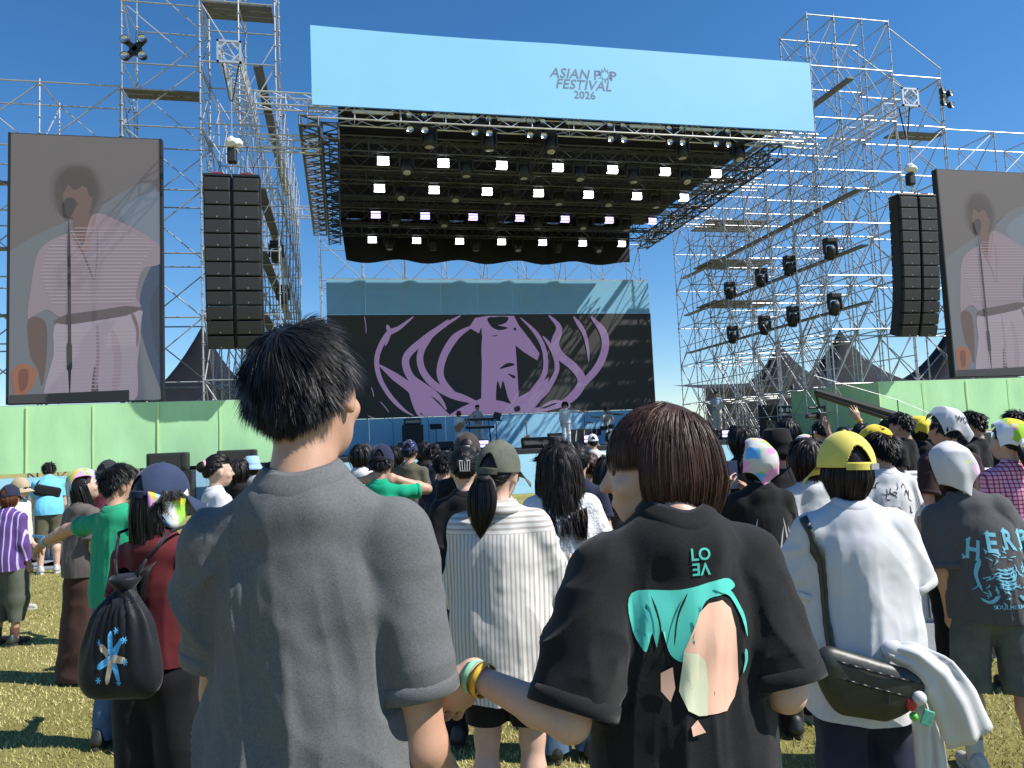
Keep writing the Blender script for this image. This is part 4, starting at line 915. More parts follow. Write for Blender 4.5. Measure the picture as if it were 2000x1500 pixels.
def person(label, pos, H=1.7, face=0.0, sex='m', h=.011, skin=None, top=None, bottom=None, shoes=None, group='festival crowd', L=None, Rr=None, head=(0, 0, 0), lean=(0, 0), build=1.0,
           sleeve=.62, hem=.50, ease=1.0, hand=(None, None), hairdo=None, fold=1.0, rigid=None, name='person', z=0.0, stance=0.0, cuff=None, collar=True, bags=None, legs_apart=0.0, flare=1.0, curl=.4, solidify=False, fseed=None, drop=0.0, slope=0.0):
    s = H/1.75; wS = (.168 if sex == 'm' else .150)*build; seed = fseed or (abs(hash(label)) % 9973 if False else sum(map(ord, label)) % 997); skin = skin or SKIN
    root = empty(name, (pos[0], pos[1], z), face, label, 'person', group)
    UB = rotm('X', -lean[0]) @ rotm('Y', lean[1]); pv = np.array([0, 0, .95*s])
    U = lambda p: UB @ (np.array(p, float)*s-pv)+pv                                   # upper body leans about the hips
    sh = {-1: U((-wS, -.012, 1.392-slope)), 1: U((wS, -.012, 1.392-slope))}
    defarm = lambda sd: ((sd*(wS+.050), -.035, 1.11), (sd*(wS+.055), .05, .865))
    arms = {}
    for sd, a in ((-1, L), (1, Rr)):
        e, w_ = a if a else defarm(sd); arms[sd] = (U(e), U(w_))
    nb = U((0, -.028, 1.476)); hb = U((0, .0, 1.515)); hc_ = U((0, .018+.35*drop, 1.625-drop)); chest = U((0, 0, 1.28)); waist = U((0, .005, 1.08)); pel = np.array([0, 0, .95*s])
    hip = {sd: np.array([sd*.085*build, 0, .93])*s for sd in (-1, 1)}; st = {-1: stance, 1: -stance}
    knee = {sd: np.array([sd*(.098+legs_apart*.6), .018+st[sd]*.5, .50])*s for sd in (-1, 1)}; ank = {sd: np.array([sd*(.105+legs_apart), -.015+st[sd], .085])*s for sd in (-1, 1)}
    HM = rotm('Z', head[0]) @ rotm('X', head[1]) @ rotm('Y', head[2]); HT = UB @ HM; hs = s*(1.0 if sex == 'm' else .98)*(1.02 if H < 1.66 else 1.0)
    hp = lambda p: hc_+HT @ (np.array(p)*hs)
    # --- skin: one continuous surface
    b = Sdf(); k = .03*s
    b.ell(hp((0, -.012, .022)), np.array([.077, .099, .105])*hs, HT, .02); b.ell(hp((0, .028, -.02)), np.array([.064, .070, .088])*hs, HT, .02); b.ell(hp((0, .040, -.070)), np.array([.048, .050, .045])*hs, HT, .02)
    b.cone(hp((0, .090, .012)), hp((0, .112, -.026)), .009*hs, .013*hs, .012); b.ell(hp((0, .086, -.060)), np.array([.024, .016, .011])*hs, HT, .008); b.ell(hp((0, .078, .022)), np.array([.050, .020, .012])*hs, HT, .015)
    for sd in (-1, 1):
        b.ell(hp((sd*.079, -.008, -.004)), np.array([.009, .021, .032])*hs, HT @ rotm('Z', -sd*.45), .008); b.ell(hp((sd*.080, -.004, -.030)), np.array([.008, .012, .012])*hs, HT, .008); b.ell(hp((sd*.046, .066, -.028)), np.array([.022, .020, .020])*hs, HT, .02)
    b.cone(nb, hp((0, -.02, -.055)), .058*s*(1 if sex == 'm' else .86), .054*s*(1 if sex == 'm' else .86), .03); b.cone(nb+UB @ np.array([0, .01, -.03])*s, chest, .045*s, .120*s, .03, .7); b.cone(chest, pel, .128*s*build, .125*s*build, .05, .7)
    for sd in (-1, 1):
        e, w_ = arms[sd]; b.cone(nb+UB @ np.array([0, .01, -.06])*s, sh[sd], .036*s, .046*s, .03); mid = e+(w_-e)*.30; f = s*(1 if sex == 'm' else .84)*(.5+.5*build)
        b.cone(sh[sd], e, .050*f, .040*f, k); b.cone(e, mid, .040*f, .041*f, k*.6); b.cone(mid, w_, .041*f, .0265*f, k*.6)
        hd = hand[0 if sd < 0 else 1]; fd, pn, kw = hd if hd else (w_-e+np.array([0, .02, 0]), (-sd, .25, 0), {})
        kw = {**dict(curl=curl), **kw}; hand_prims(b, w_, fd if hd is None else UB @ np.array(fd, float), pn if hd is None else UB @ np.array(pn, float), -sd, sc=s*(1.0 if sex == 'm' else .92), **kw)
    bare = bottom is None or bottom[1] < .9
    if bare:
        for sd in (-1, 1): f = s*(1 if sex == 'm' else .93); b.cone(hip[sd], knee[sd], .088*f, .056*f, .04); m_ = knee[sd]+(ank[sd]-knee[sd])*.32+np.array([0, -.015, 0]); b.cone(knee[sd], m_, .053*f, .055*f, .03); b.cone(m_, ank[sd], .055*f, .035*f, .03); b.cone(ank[sd], ank[sd]+np.array([0, .03, -.04])*s, .036*s, .035*s, .02)
    V, F = b.mesh(h); body = ob('body', mesh_np('body', V, F), skin, root)
    # --- eyes
    hd = empty('head', hc_.tolist()); hd.parent = root; hd.rotation_euler = Matrix(HT.tolist()).to_euler(); hd.scale = (hs,)*3
    if h < .0125:
        for sd in (-1, 1): ob('eye', MB().sphere((sd*.031, .083, .002), .0125, (1.2, .6, .7), 10, 6).mesh('eye', True), mat('eye', (.03, .018, .012), .15), hd)
    # --- top
    shirt = None
    if top:
        t = Sdf(); ez = ease; r0 = .168*build*(1 if sex == 'm' else .91)*s
        lo = np.array([0, .0, hem*1.75-.12])*s
        t.cone(nb+UB @ np.array([0, .012, -.05])*s, chest, .10*s, r0*.98*ez, .05, .66); t.cone(chest, waist, r0*ez, r0*.99*ez, .05, .70*min(1.12, ez)); t.cone(waist, pel, r0*.99*ez, r0*1.03*ez*flare, .05, .74*min(1.12, ez)); t.cone(pel, lo, r0*1.03*ez*flare, r0*1.07*ez*flare, .05, .76*min(1.12, ez))
        t.cone(nb+UB @ np.array([0, .002, -.046])*s, nb+UB @ np.array([0, .012, -.09])*s, .070*s*(1 if sex == 'm' else .93), .092*s, .03)
        t.cone(nb+UB @ np.array([-.03, -.026, -.052])*s, nb+UB @ np.array([.03, -.026, -.052])*s, .057*s, .057*s, .03)
        hh = max(h*.9, .005); slv = []
        for sd in (-1, 1): t.cone(nb+UB @ np.array([sd*.035, .004, -.044])*s, sh[sd]+np.array([0, 0, -.004]), .050*s, .056*s*ez, .035)
        tors = list(t.p)
        for sd in (-1, 1):
            e, w_ = arms[sd]; k0 = len(t.p)
            if sleeve <= 1.0:
                ln = np.linalg.norm(e-sh[sd]); dv = (e-sh[sd])/ln; cp = sh[sd]+dv*ln*sleeve; t.cone(sh[sd], cp+dv*.02, .056*s*ez, .066*s*ez*ez, .020, clip=(cp, dv))
            else:
                t.cone(sh[sd], e, .056*s*ez, .053*s*ez, .022); ln = np.linalg.norm(w_-e); dv = (w_-e)/ln; cp = e+dv*ln*(sleeve-1); t.cone(e, cp+dv*.02, .053*s*ez, .043*s*ez, .022, clip=(cp, dv))
            slv.append((sd, cp, dv, t.p[k0:]))
        V, F = t.mesh(hh)
        me = mesh_np(top[0], V, F); mind = lambda pr, X: np.min([Sdf.d1(q, X) for q in pr], 0); cuts = []
        for sd, cp, dv, w4 in slv:
            def reg(X, cp=cp, dv=dv, w4=w4):
                off = (X-cp) @ dv; rad = np.linalg.norm((X-cp)-np.outer(off, dv), axis=1); return (rad < w4[-1][4]*1.35) & (off < 3*hh) & (mind(tors, X) > .030)
            cuts.append((cp-dv*hh*.9, dv, reg))
        cuts.append(((0, 0, hem*1.75*s), (0, 0, -1), lambda X: ~(mind([q for _, _, _, w4 in slv for q in w4], X) < mind(tors, X))))
        cut(me, cuts); nv = len(me.vertices); V = np.empty(nv*3); me.vertices.foreach_get('co', V); V = V.reshape(-1, 3); N = np.empty(nv*3); me.vertex_normals.foreach_get('vector', N); N = N.reshape(-1, 3)
        arm = np.clip((mind(tors, V)-mind([q for _, _, _, w4 in slv for q in w4], V))/.03+.3, 0, 1); zz = V[:, 2]/s; low = np.clip((1.47-zz)/.30, .05, 1.0)
        W = np.stack([vnoise(V*np.array([3, 3, 2])+seed, 5), vnoise(V*np.array([3, 3, 2])+seed+50, 6), 0*zz], 1)*.07; q = V+W; rid = lambda x: 1-2*np.abs(x)**.75
        bun = np.clip(.55+.9*vnoise(V*np.array([5, 4, 2.2])/s+seed+9, 8), 0, 1)
        f1 = rid(vnoise(q*np.array([15, 6, 1.5])/s+seed, 1)); f1b = rid(vnoise(q*np.array([30, 12, 3.2])/s+seed, 7)); f2 = rid(vnoise((q @ rotm('Y', .5).T)*np.array([11, 6, 3.0])/s+seed*2, 2)); f0 = vnoise(q*np.array([6, 5, 1.6])/s+seed, 10); f3 = vnoise(q*np.array([34, 30, 30])/s+seed, 3); f4 = rid(vnoise((q @ rotm('Y', .8).T)*np.array([7, 8, 19])/s+seed, 4))
        dt = low*(.008*f0+bun*(.0075*f1+.0026*f1b)+(1-bun)*.0045*f2)+.0009*f3+.0035*f4*np.clip((.98-zz)/.2, .1, 1)
        da = (.0050*f4*bun+.0060*f2+.0035*f0+.0010*f3)
        damp = np.ones(nv)
        for sd, cp, dv, w4 in slv: damp = np.where((arm > .5) & (np.linalg.norm(V-cp, axis=1) < .14*s), np.minimum(damp, np.clip(-((V-cp) @ dv)/.05, .12, 1)), damp)
        V = V+N*(damp*fold*s*(dt*(1-arm)+da*arm))[:, None]; me.vertices.foreach_set('co', V.ravel()); me.update()
        shirt = ob(top[0], me, top[1], root)
        if solidify: solid(shirt, .004, -1)
        if h < .0125:
            bmq = bmesh.new(); bmq.from_mesh(me); tq = BVHTree.FromBMesh(bmq); bmq.free(); nn_ = 36
            for sd, cp, dv, w4 in slv:
                qa = Vector(dv).to_track_quat('Z', 'Y'); rr = []
                for i in range(nn_):
                    a = 2*math.pi*i/nn_; u_ = qa @ Vector((math.cos(a), math.sin(a), 0)); h_ = tq.ray_cast(Vector(cp-dv*.014), u_, .15); rr.append((h_[3] if h_[0] is not None and h_[3] < w4[-1][4]*1.5 else w4[-1][4]))
                rr = np.array(rr); rr = (rr+np.roll(rr, 1)+np.roll(rr, -1)+np.roll(rr, 2)+np.roll(rr, -2))/5; V_ = []; F_ = []
                for i in range(nn_):
                    a = 2*math.pi*i/nn_; u_ = np.array(qa @ Vector((math.cos(a), math.sin(a), 0)))
                    for dz, dr in ((-.026, -.002), (-.025, .0022), (-.012, .0030), (.003, .0028), (.004, .0), (-.004, -.003)): V_.append(cp+dv*dz*s+u_*(rr[i]+dr))
                for i in range(nn_):
                    for j in range(5): F_.append((i*6+j, i*6+j+1, ((i+1) % nn_)*6+j+1, ((i+1) % nn_)*6+j))
                ob('sleeve_hem', mesh_np('sleeve_hem', V_, F_), top[1], shirt)
        if collar:
            bm0 = bmesh.new(); bm0.from_mesh(me); tree = BVHTree.FromBMesh(bm0); bm0.free(); up = Vector(UB @ np.array([0, 0, 1.0])); N_ = 32; V = []; F = []; r0_ = .060*s*(1 if sex == 'm' else .88)
            for i in range(N_):
                a = 2*math.pi*i/N_
                for j, (dr, lf) in enumerate(((.0, -.010), (.001, .011), (.007, .0095), (.016, .0065), (.0215, .0045), (.0225, -.002))):
                    o_ = nb+UB @ np.array([math.cos(a)*(r0_*1.03+dr*s), .002+math.sin(a)*(r0_*(1.0 if math.sin(a) < 0 else 1.10)+dr*s), .0]); h_ = tree.ray_cast(Vector(o_)+up*.12*s, -up)
                    V.append((h_[0] if h_[0] is not None else Vector(o_))+up*lf)
            for i in range(N_):
                for j in range(5): F.append((i*6+j, i*6+j+1, ((i+1) % N_)*6+j+1, ((i+1) % N_)*6+j))
            ob('collar', mesh_np('collar', V, F), top[1], shirt)
    # --- trousers, shorts, skirt
    if bottom:
        kind, ln, bm_ = bottom; p = Sdf(); wz = 1.02*s
        if kind == 'skirt':
            p.cone((0, 0, wz), (0, 0, .80*s), .125*s*build, .165*s*build, .04, .75); p.cone((0, 0, .80*s), (0, 0, .02*s), .165*s*build, .24*s, .04, .8); cuts = [((0, 0, (1-ln)*.93*s), (0, 0, -1), None)]
        else:
            ez = dict(jeans=1.0, wide=1.32, shorts=1.18, slim=.9, balloon=1.5)[kind]
            p.cone((0, 0, wz), (0, 0, .90*s), .132*s*build, .138*s*build, .04, .78)
            for sd in (-1, 1):
                p.cone(hip[sd]+np.array([0, 0, -.02]), knee[sd], .098*s*(.6+.4*ez), .072*s*ez, .03); en = ank[sd] if ln >= .9 else knee[sd]+(ank[sd]-knee[sd])*.5
                p.cone(knee[sd], en+np.array([0, 0, -.05])*s, .072*s*ez, (.066 if kind != 'balloon' else .045)*s*ez, .03)
            zc = .055*s if ln >= .9 else (.93-ln*.86)*s; cuts = [((0, 0, zc), (0, 0, -1), None)]
        V, F = p.mesh(max(h, .007)); N = normals(V, F); q = V/s+seed
        f1 = 1-2*np.abs(vnoise(q*np.array([9, 9, 7.]), 11)); f2 = vnoise(q*np.array([12, 10, 2.2]), 12); lowz = np.clip((.62*s-V[:, 2])/(.4*s), 0, 1)
        V = V+N*(s*fold*((.004+.005*lowz)*f1+(.010 if kind in ('skirt', 'wide', 'balloon') else .004)*f2))[:, None]
        ob({'skirt': 'skirt', 'shorts': 'shorts'}.get(kind, 'trousers'), cut(mesh_np('trousers', V, F), cuts), bm_, root)
    if shoes is not None:
        for sd in (-1, 1):
            so = ob('shoe', _SH.copy(), shoes[0], root, (ank[sd][0], ank[sd][1], 0)); so.scale = (s, s, s); so.rotation_euler = (0, 0, -sd*.12); ob('sole', _SOLE.copy(), shoes[1], so)
            if len(shoes) > 2: MB().lathe([(.040, .07), (.041, .12), (.045, .20), (.043, .20)], (0, -.012, 0), 14).build('sock', shoes[2], so, smooth_=True)
    return dict(root=root, head=hd, shirt=shirt, U=U, UB=UB, s=s, arms=arms, sh=sh, nb=nb, body=body)

def drape(shirt, polys, cols, at, size, name='print', lift=.0016, grid=.018, side=-1, tilt=0.0, skew=0.0, step=.00003):
    """flat ink laid on the cloth: 2-D polygons in [-.5,.5]^2 * size about at=(x, z), projected onto the back (side=-1) of the shirt"""
    bm0 = bmesh.new(); bm0.from_mesh(shirt.data); tree = BVHTree.FromBMesh(bm0); bm0.free()
    bm = bmesh.new(); lay = bm.loops.layers.float_color.new('Col'); layer = bm.faces.layers.int.new('k'); ct, st = math.cos(tilt), math.sin(tilt)
    for k, pl in enumerate(polys):
        for pc in pieces(pl):
            try: f = bm.faces.new([bm.verts.new((u*size[0], 0, v*size[1])) for u, v in pc]); f[layer] = k
            except ValueError: pass
    bmesh.ops.triangulate(bm, faces=bm.faces[:], ngon_method='EAR_CLIP')
    for ax in (0, 2):
        n = int(size[0 if ax == 0 else 1]/grid)+1
        for i in range(-n, n+1):
            co = [0, 0, 0]; co[ax] = i*grid+.0013; no = [0, 0, 0]; no[ax] = 1
            bmesh.ops.bisect_plane(bm, geom=bm.verts[:]+bm.edges[:]+bm.faces[:], dist=1e-6, plane_co=co, plane_no=no)
    kk = {}
    for f in bm.faces:
        for v in f.verts: kk[v] = f[layer]
    dead = []
    for v in bm.verts:
        x, z = v.co.x, v.co.z+skew*v.co.x; X, Z = at[0]+x*ct-z*st, at[1]+x*st+z*ct
        hit = tree.ray_cast(Vector((X, 2.0*side, Z)), Vector((0, -side, 0)))
        if hit[0] is None: dead.append(v)
        else: v.co = hit[0]+Vector((0, side*(lift+step*kk.get(v, 0)), 0))
    bmesh.ops.delete(bm, geom=dead, context='VERTS')
    for f in bm.faces:
        for l in f.loops: l[lay] = (*cols[f[layer]], 1)
    me = bpy.data.meshes.new(name); bm.to_mesh(me); bm.free(); smooth(me); return ob(name, me, attr_mat('shirt_ink', .8), shirt)
def word_polys(body, shear=0.0, offset=0.0, flip=False, space=1.0):
    me = text_mesh(body, 1.0, shear, offset, space); V = np.array([v.co[:2] for v in me.vertices]); c = (V.max(0)+V.min(0))/2; sc = (V.max(0)-V.min(0)); out = []
    for p in me.polygons: out.append([tuple((V[i]-c)/sc*(-1 if flip else 1)) for i in p.vertices])
    return out, sc[0]/sc[1]
def spot(px, D, py=900):
    p = at_d(px, py, D); return (p.x, p.y)
def facing(p, tx=8.0, ty=29.0, add=0.0):
    return -math.atan2(tx-p[0], ty-p[1])+math.radians(add)
# ================================================================ CROWD
WHITE = cloth('white', (.60, .60, .615), .03, .2); BLK = cloth('black', (.013, .013, .014), .25); DENIM = cloth('denim', (.075, .13, .21), .25, .3, 500); NAVY = cloth('navy', (.022, .026, .052), .2)
KHAKI = cloth('khaki', (.10, .095, .065), .15); SHOEW = mat('sneaker_grey', (.42, .41, .38), .6, var=.3, scale=30, bump=.3, bscale=80); SHOEB = mat('shoe_black', (.02, .022, .02), .5, var=.2); SOLEW = mat('sole_white', (.6, .59, .55), .6); SOLEB = mat('sole_dark', (.03, .03, .03), .7)
SN = (SHOEW, SOLEW); SB = (SHOEB, SOLEB)
RAG1 = motley('bandana_print', (.58, .58, .56), [srgb(150, 205, 80), srgb(230, 200, 60), srgb(235, 160, 215), srgb(110, 180, 230)], 8, .50)
RAG2 = motley('tie_dye', srgb(105, 165, 225), [srgb(235, 130, 205), srgb(240, 215, 70), srgb(160, 205, 70), srgb(235, 235, 240)], 6, .42)
RAG3 = motley('pale_bandana', (.55, .55, .57), [srgb(235, 200, 225), srgb(205, 215, 120)], 6, .60); RAGY = motley('yellow_bandana', srgb(232, 205, 70), [srgb(40, 40, 40)], 16, .58)
def grey_wash(name, c):
    m = cloth(name, c, .20, .25, 700, .95, 240); return m
def hero_man():
    p = spot(598, 1.38)
    P = person('man in a washed grey tee, his back to us, nearest the camera', p, 1.775, facing(p, add=1), 'm', .0055, SKIN, ('tee_shirt', grey_wash('washed_grey', (.125, .130, .134))), ('jeans', 1.0, cloth('dark_trousers', (.02, .02, .025))), SB, 'couple nearest the camera',
               L=((-.178, .05, 1.10), (-.13, .24, 1.02)), Rr=((.200, -.02, 1.02), (.235, .10, .80)), head=(-.16, .05, -.15), sleeve=.74, hem=.47, ease=1.03, build=.93, slope=.016, fold=2.4, solidify=True, fseed=41)
    hair(P['head'], 'short', HBLACK, 26000, .0015, 5, vol=.012, length=1.15, lift=.06)
    hem_ring(P, .80)
    return P
def hem_ring(P, fr):
    """stitched line just above each sleeve hem"""
    for sd in (1, -1):
        e, w_ = P['arms'][sd]
def hero_woman():
    p = spot(1302, 1.40)
    P = person('woman with a brown bob in a black tee printed in teal, nearest the camera', p, 1.66, facing(p, add=17), 'f', .0055, SKIN2, ('tee_shirt', grey_wash('washed_black', (.017, .017, .018))), ('wide', 1.0, cloth('black_trousers', (.012, .012, .013))), SB, 'couple nearest the camera',
               drop=.058, L=((-.242, -.06, 1.146), (-.382, .12, 1.194)), Rr=((.175, -.08, 1.15), (.15, .14, 1.12)), head=(1.02, -.04, .04), sleeve=.92, hem=.44, ease=1.10, build=.97, fold=2.0, solidify=True, hand=(((-.50, .22, -.82), (-.35, .80, .0), dict(curl=.30, spread=.45)), None), fseed=17)
    hair(P['head'], 'bob', HBROWN, 24000, .0015, 9, zend=-.100, vol=.009, front=.30, faz=1.12, fazr=2.3, fringe=.02)
    teal = srgb(84, 196, 180); peach = srgb(238, 190, 165); cream = srgb(222, 222, 190); blk = (.008, .008, .009)
    w1, r1 = word_polys('LO', 0, .02); w2, r2 = word_polys('VE', 0, .02, True)
    drape(P['shirt'], w1, [teal]*len(w1), (.0, 1.350), (.036, .021), 'lettering', grid=.03); drape(P['shirt'], w2, [teal]*len(w2), (.0, 1.325), (.034, .021), 'lettering', grid=.03)
    A = [blob([(-.48, .42), (-.1, .44), (.30, .50), (.42, .44), (.30, .40), (.10, .36), (-.02, .18), (-.10, -.02), (-.22, .02), (-.28, .18), (-.32, .06), (-.36, .16), (-.42, .04), (-.50, .20)], 5),
         [(-.12, .04), (.03, .29), (.12, .345), (.25, .36), (.33, .30), (.37, .16), (.375, -.18), (.33, -.29), (.24, -.37), (-.02, -.38), (-.11, -.34), (-.16, -.22)], [(-.12, .04), (.00, .02), (.07, -.04), (.08, -.20), (.05, -.38), (-.02, -.38), (-.11, -.34), (-.16, -.22)],
         band([(.18, .44), (.34, .40), (.44, .26), (.48, .10)], .05, .03), band([(.45, .02), (.46, -.06), (.42, -.14)], .04, .02), [(-.30, -.10), (-.21, -.06), (-.19, -.20), (-.23, -.29), (-.30, -.22)], [(-.10, -.44), (-.04, -.40), (.02, -.48), (-.09, -.50)], band([(-.34, .40), (-.30, .20), (-.34, .04)], .018, .012), band([(-.06, .42), (-.16, .26), (-.20, .08)], .016, .012)]
    C = [teal, peach, cream, teal, teal, peach, peach, blk, blk]
    drape(P['shirt'], A, C, (-.022, 1.185), (.205, .245), 'printed_patch', grid=.014, tilt=-.03, step=.0006)
    # two paper festival wristbands on the reaching arm
    e, w_ = P['arms'][-1]; d = (w_-e)/np.linalg.norm(w_-e); q = Vector(d).to_track_quat('Z', 'Y').to_matrix()
    for k, (off, m) in enumerate(((-.030, mat('band_yellow', srgb(222, 180, 60), .5, var=.2, scale=60)), (-.010, mat('band_mint', srgb(150, 215, 175), .5, var=.2, scale=60)))):
        c = MB().lathe([(.0305, -.008), (.0315, 0), (.0305, .008), (.0295, 0), (.0305, -.008)], Vector(w_+d*off), 24, q).build('wristband', m, P['body'], smooth_=True)
    return P
MAN = hero_man(); WOM = hero_woman()
# ---------------------------------------------------------------- the rest of the crowd
def H_of(px, py, D, extra=.02):
    return at_d(px, py, D).z-extra
def cls(D): return min(.016, max(.0065, .0031*D))
def hw(D): return (max(900, int(9000/D)), .0030+.0011*D)       # strand count and width by distance
TEE = lambda m: ('tee_shirt', m)
def bag_root(name, P, label, cat='bag'):
    r = P['root']; return empty(name, tuple(r.location), r.rotation_euler[2], label, cat)
def left_group():
    # maroon top, navy cap, drawstring bag
    p = spot(312, 2.72); maroon = cloth('maroon_rib', (.115, .020, .024), .12)
    P = person('woman in a maroon top and navy cap with a drawstring bag on her back', p, 1.515, facing(p, add=-6), 'f', .0075, SKIN2, TEE(maroon), ('wide', 1.0, cloth('black_denim', (.014, .014, .016), .3, .3, 500)), SB, L=((-.20, .0, 1.11), (-.16, .16, .92)), Rr=((.185, .03, 1.12), (.13, .2, 1.0)), head=(-.35, .05, .02), sleeve=.55, hem=.555, ease=.98)
    hair(P['head'], 'long', HBLACK, 8000, .0026, 3, zend=-.33, vol=.012, wave=.002, cap_on=True, fringe=.0, faz=1.9); c = cap(P['head'], cloth('washed_navy', (.035, .048, .095), .18), strapm=NAVY)
    V, F = dome((.100, .122, .12), lambda az: -.85+.25*math.sin(az*3), 64, 16, .06, cutter=lambda az, t: t < .62 or not (.75 < az < 2.5)); solid(ob('bandana', mesh_np('bandana', V, F), RAG1, P['head']), .002)
    r = bag_root('drawstring_bag', P, 'black drawstring bag printed with a blue flower, worn over a maroon top'); s = P['s']
    q = Sdf(); q.cone((-.10, -.185, .835), (.07, -.185, .835), .062, .062, .05, .7); q.cone((-.085, -.185, .92), (.055, -.185, .92), .068, .066, .05, .6); q.cone((-.05, -.18, 1.0), (.022, -.18, 1.0), .066, .064, .05, .55); q.cone((-.014, -.175, 1.03), (-.012, -.162, 1.12), .072, .036, .04, .5)
    V, F = q.mesh(.0085); N = normals(V, F); up = np.clip((V[:, 2]-.84)/.25, 0, 1); a_ = np.arctan2(V[:, 1]+.17, V[:, 0]+.015); V = V+N*(.006*up*np.sin(a_*17+3*vnoise(V*6, 3))+.006*vnoise(V*np.array([12, 8, 5]), 4))[:, None]
    bagm = cloth('black_nylon', (.016, .017, .022), .2, .15, 300, .5); bd = ob('bag_body', mesh_np('bag_body', V, F), bagm, r)
    MB().lathe([(.030, 1.205), (.052, 1.235), (.040, 1.25), (.02, 1.235)], (-.012, -.165, 1.125-1.205), 18).build('ruffle', bagm, r, smooth_=True)
    for sx in (-1, 1): MB().path([(-.012+sx*.03, -.165, 1.14), (sx*.06, -.150, 1.22), (sx*.10, -.085, 1.30), (sx*.105, .0, 1.312)], .0055).build('cord', bagm, r, smooth_=True)
    bl, be = srgb(90, 180, 235), srgb(205, 185, 160); pol = []; col = []
    for k in range(7): a = math.radians(90+k*360/7+8); ca, sa = math.cos(a), math.sin(a); pol.append(band([(0, 0), (.22*ca, .24*sa), (.40*ca+.02*sa, .46*sa)], .15, .10)); col.append(bl if k % 2 == 0 else be)
    for u, v in ((-.36, .26), (.34, .30), (.12, .46), (.38, -.06), (-.34, -.36), (.2, -.40)):
        for k in range(3): a = k*math.pi/3; pol.append([(u+.07*math.cos(a)-.012*math.sin(a), v+.06*math.sin(a)+.01*math.cos(a)), (u+.07*math.cos(a)+.012*math.sin(a), v+.06*math.sin(a)-.01*math.cos(a)), (u-.07*math.cos(a)+.012*math.sin(a), v-.06*math.sin(a)-.01*math.cos(a)), (u-.07*math.cos(a)-.012*math.sin(a), v-.06*math.sin(a)+.01*math.cos(a))]); col.append(bl)
    drape(bd, pol, col, (-.01, .915), (.13, .19), 'flower_print', grid=.03)
    # green tee, arm stretched out
    p = spot(232, 4.25); P = person('man in a green tee stretching one arm sideways, blue ribbon on the wrist', p, H_of(265, 902, 4.2), facing(p, add=-10), 'm', .0065, SKIN, TEE(cloth('green', (.022, .30, .155), .08)), ('jeans', 1.0, DENIM), SB, L=((-.45, .02, 1.345), (-.70, .05, 1.255)), Rr=((.20, .12, 1.14), (.12, .3, 1.2)), head=(-.55, .1, 0), sleeve=.55, hem=.50, hand=(((-.75, .15, -.62), (.2, .3, -.9), dict(curl=.30, spread=.25)), None))
    hair(P['head'], 'short', HBLACK, 3500, .0042, 8, vol=.012)
    e, w_ = P['arms'][-1]; d = (w_-e)/np.linalg.norm(w_-e); q = Vector(d).to_track_quat('Z', 'Y').to_matrix(); rb = mat('ribbon_blue', srgb(90, 175, 225), .4, var=.3, scale=40)
    MB().lathe([(.0300, -.007), (.031, 0), (.0300, .007)], Vector(w_-d*.03), 18, q).box(Vector(w_-d*.03)+Vector((-.05, -.01, .028)), (.09, .004, .016), Matrix.Rotation(.1, 3, 'Y')).build('wrist_ribbon', rb, P['body'])
    # taupe tee and long brown skirt
    p = spot(163, 5.55); P = person('person in a taupe tee and long brown skirt with a flower-print bandana', p, H_of(165, 918, 5.55), facing(p, add=-18), 'f', .011, SKIN2, TEE(cloth('taupe', (.125, .105, .098))), ('skirt', .97, cloth('brown', (.060, .030, .024), .15)), SB, head=(-.4, .25, 0), sleeve=.75, hem=.50, ease=1.1)
    hair(P['head'], 'long', HBLACK, 1600, .008, 4, zend=-.22, cap_on=True); b = bandana(P['head'], RAG1, .22, -1.0, .10); b.scale = (1.06, 1.06, 1.06)
    # purple striped shirt
    p = spot(18, 6.7); P = person('person in a purple striped shirt, navy cap and green balloon trousers', p, H_of(30, 945, 6.7), facing(p, add=8), 'f', .012, SKIN, ('shirt', stripes('purple_stripe', srgb(92, 66, 128), srgb(188, 176, 214), 22, 'x', .22)), ('balloon', .78, cloth('sage', (.095, .105, .080), .2)), (SHOEB, SOLEB, stripes('striped_sock', (.16, .06, .03), (.03, .03, .04), 60, 'z')), sleeve=1.75, hem=.47, ease=1.2, head=(.1, .05, 0))
    hair(P['head'], 'bob', HRED, 900, .010, 5, zend=-.13, vol=.015, cap_on=True); cap(P['head'], NAVY)
    # tan hat and sunglasses, turned to the side
    p = spot(38, 8.2); P = person('person in a cream shirt, tan cap and sunglasses looking along the fence', p, H_of(40, 932, 8.2), facing(p, add=-75), 'f', .014, SKIN2, TEE(cloth('cream', (.62, .58, .48))), ('jeans', 1.0, KHAKI), SN, sleeve=.7)
    hair(P['head'], 'bob', HDARK, 700, .010, 6, zend=-.10, cap_on=True); cap(P['head'], cloth('tan', (.42, .33, .22))); MB().box((-.034, .105, .0), (.055, .012, .034), bev=.005).box((.034, .105, .0), (.055, .012, .034), bev=.005).box((0, .105, .008), (.16, .008, .008)).build('sunglasses', mat('dark_lens', (.01, .01, .01), .1), P['head'])
    # light blue tee leaning on the fence
    p = spot(96, 10.9); P = person('man in a light blue tee and khaki shorts bending forward by the stage skirt', p, 1.66, facing(p, add=55), 'm', .014, SKIN2, TEE(cloth('light_blue', srgb(110, 190, 225))), ('shorts', .55, KHAKI), SN, lean=(.55, 0), head=(0, .5, 0), L=((-.2, .22, 1.15), (-.1, .36, 1.02)), Rr=((.2, .22, 1.15), (.1, .36, 1.02)), sleeve=.6)
    hair(P['head'], 'short', HBLACK, 900, .009, 5)
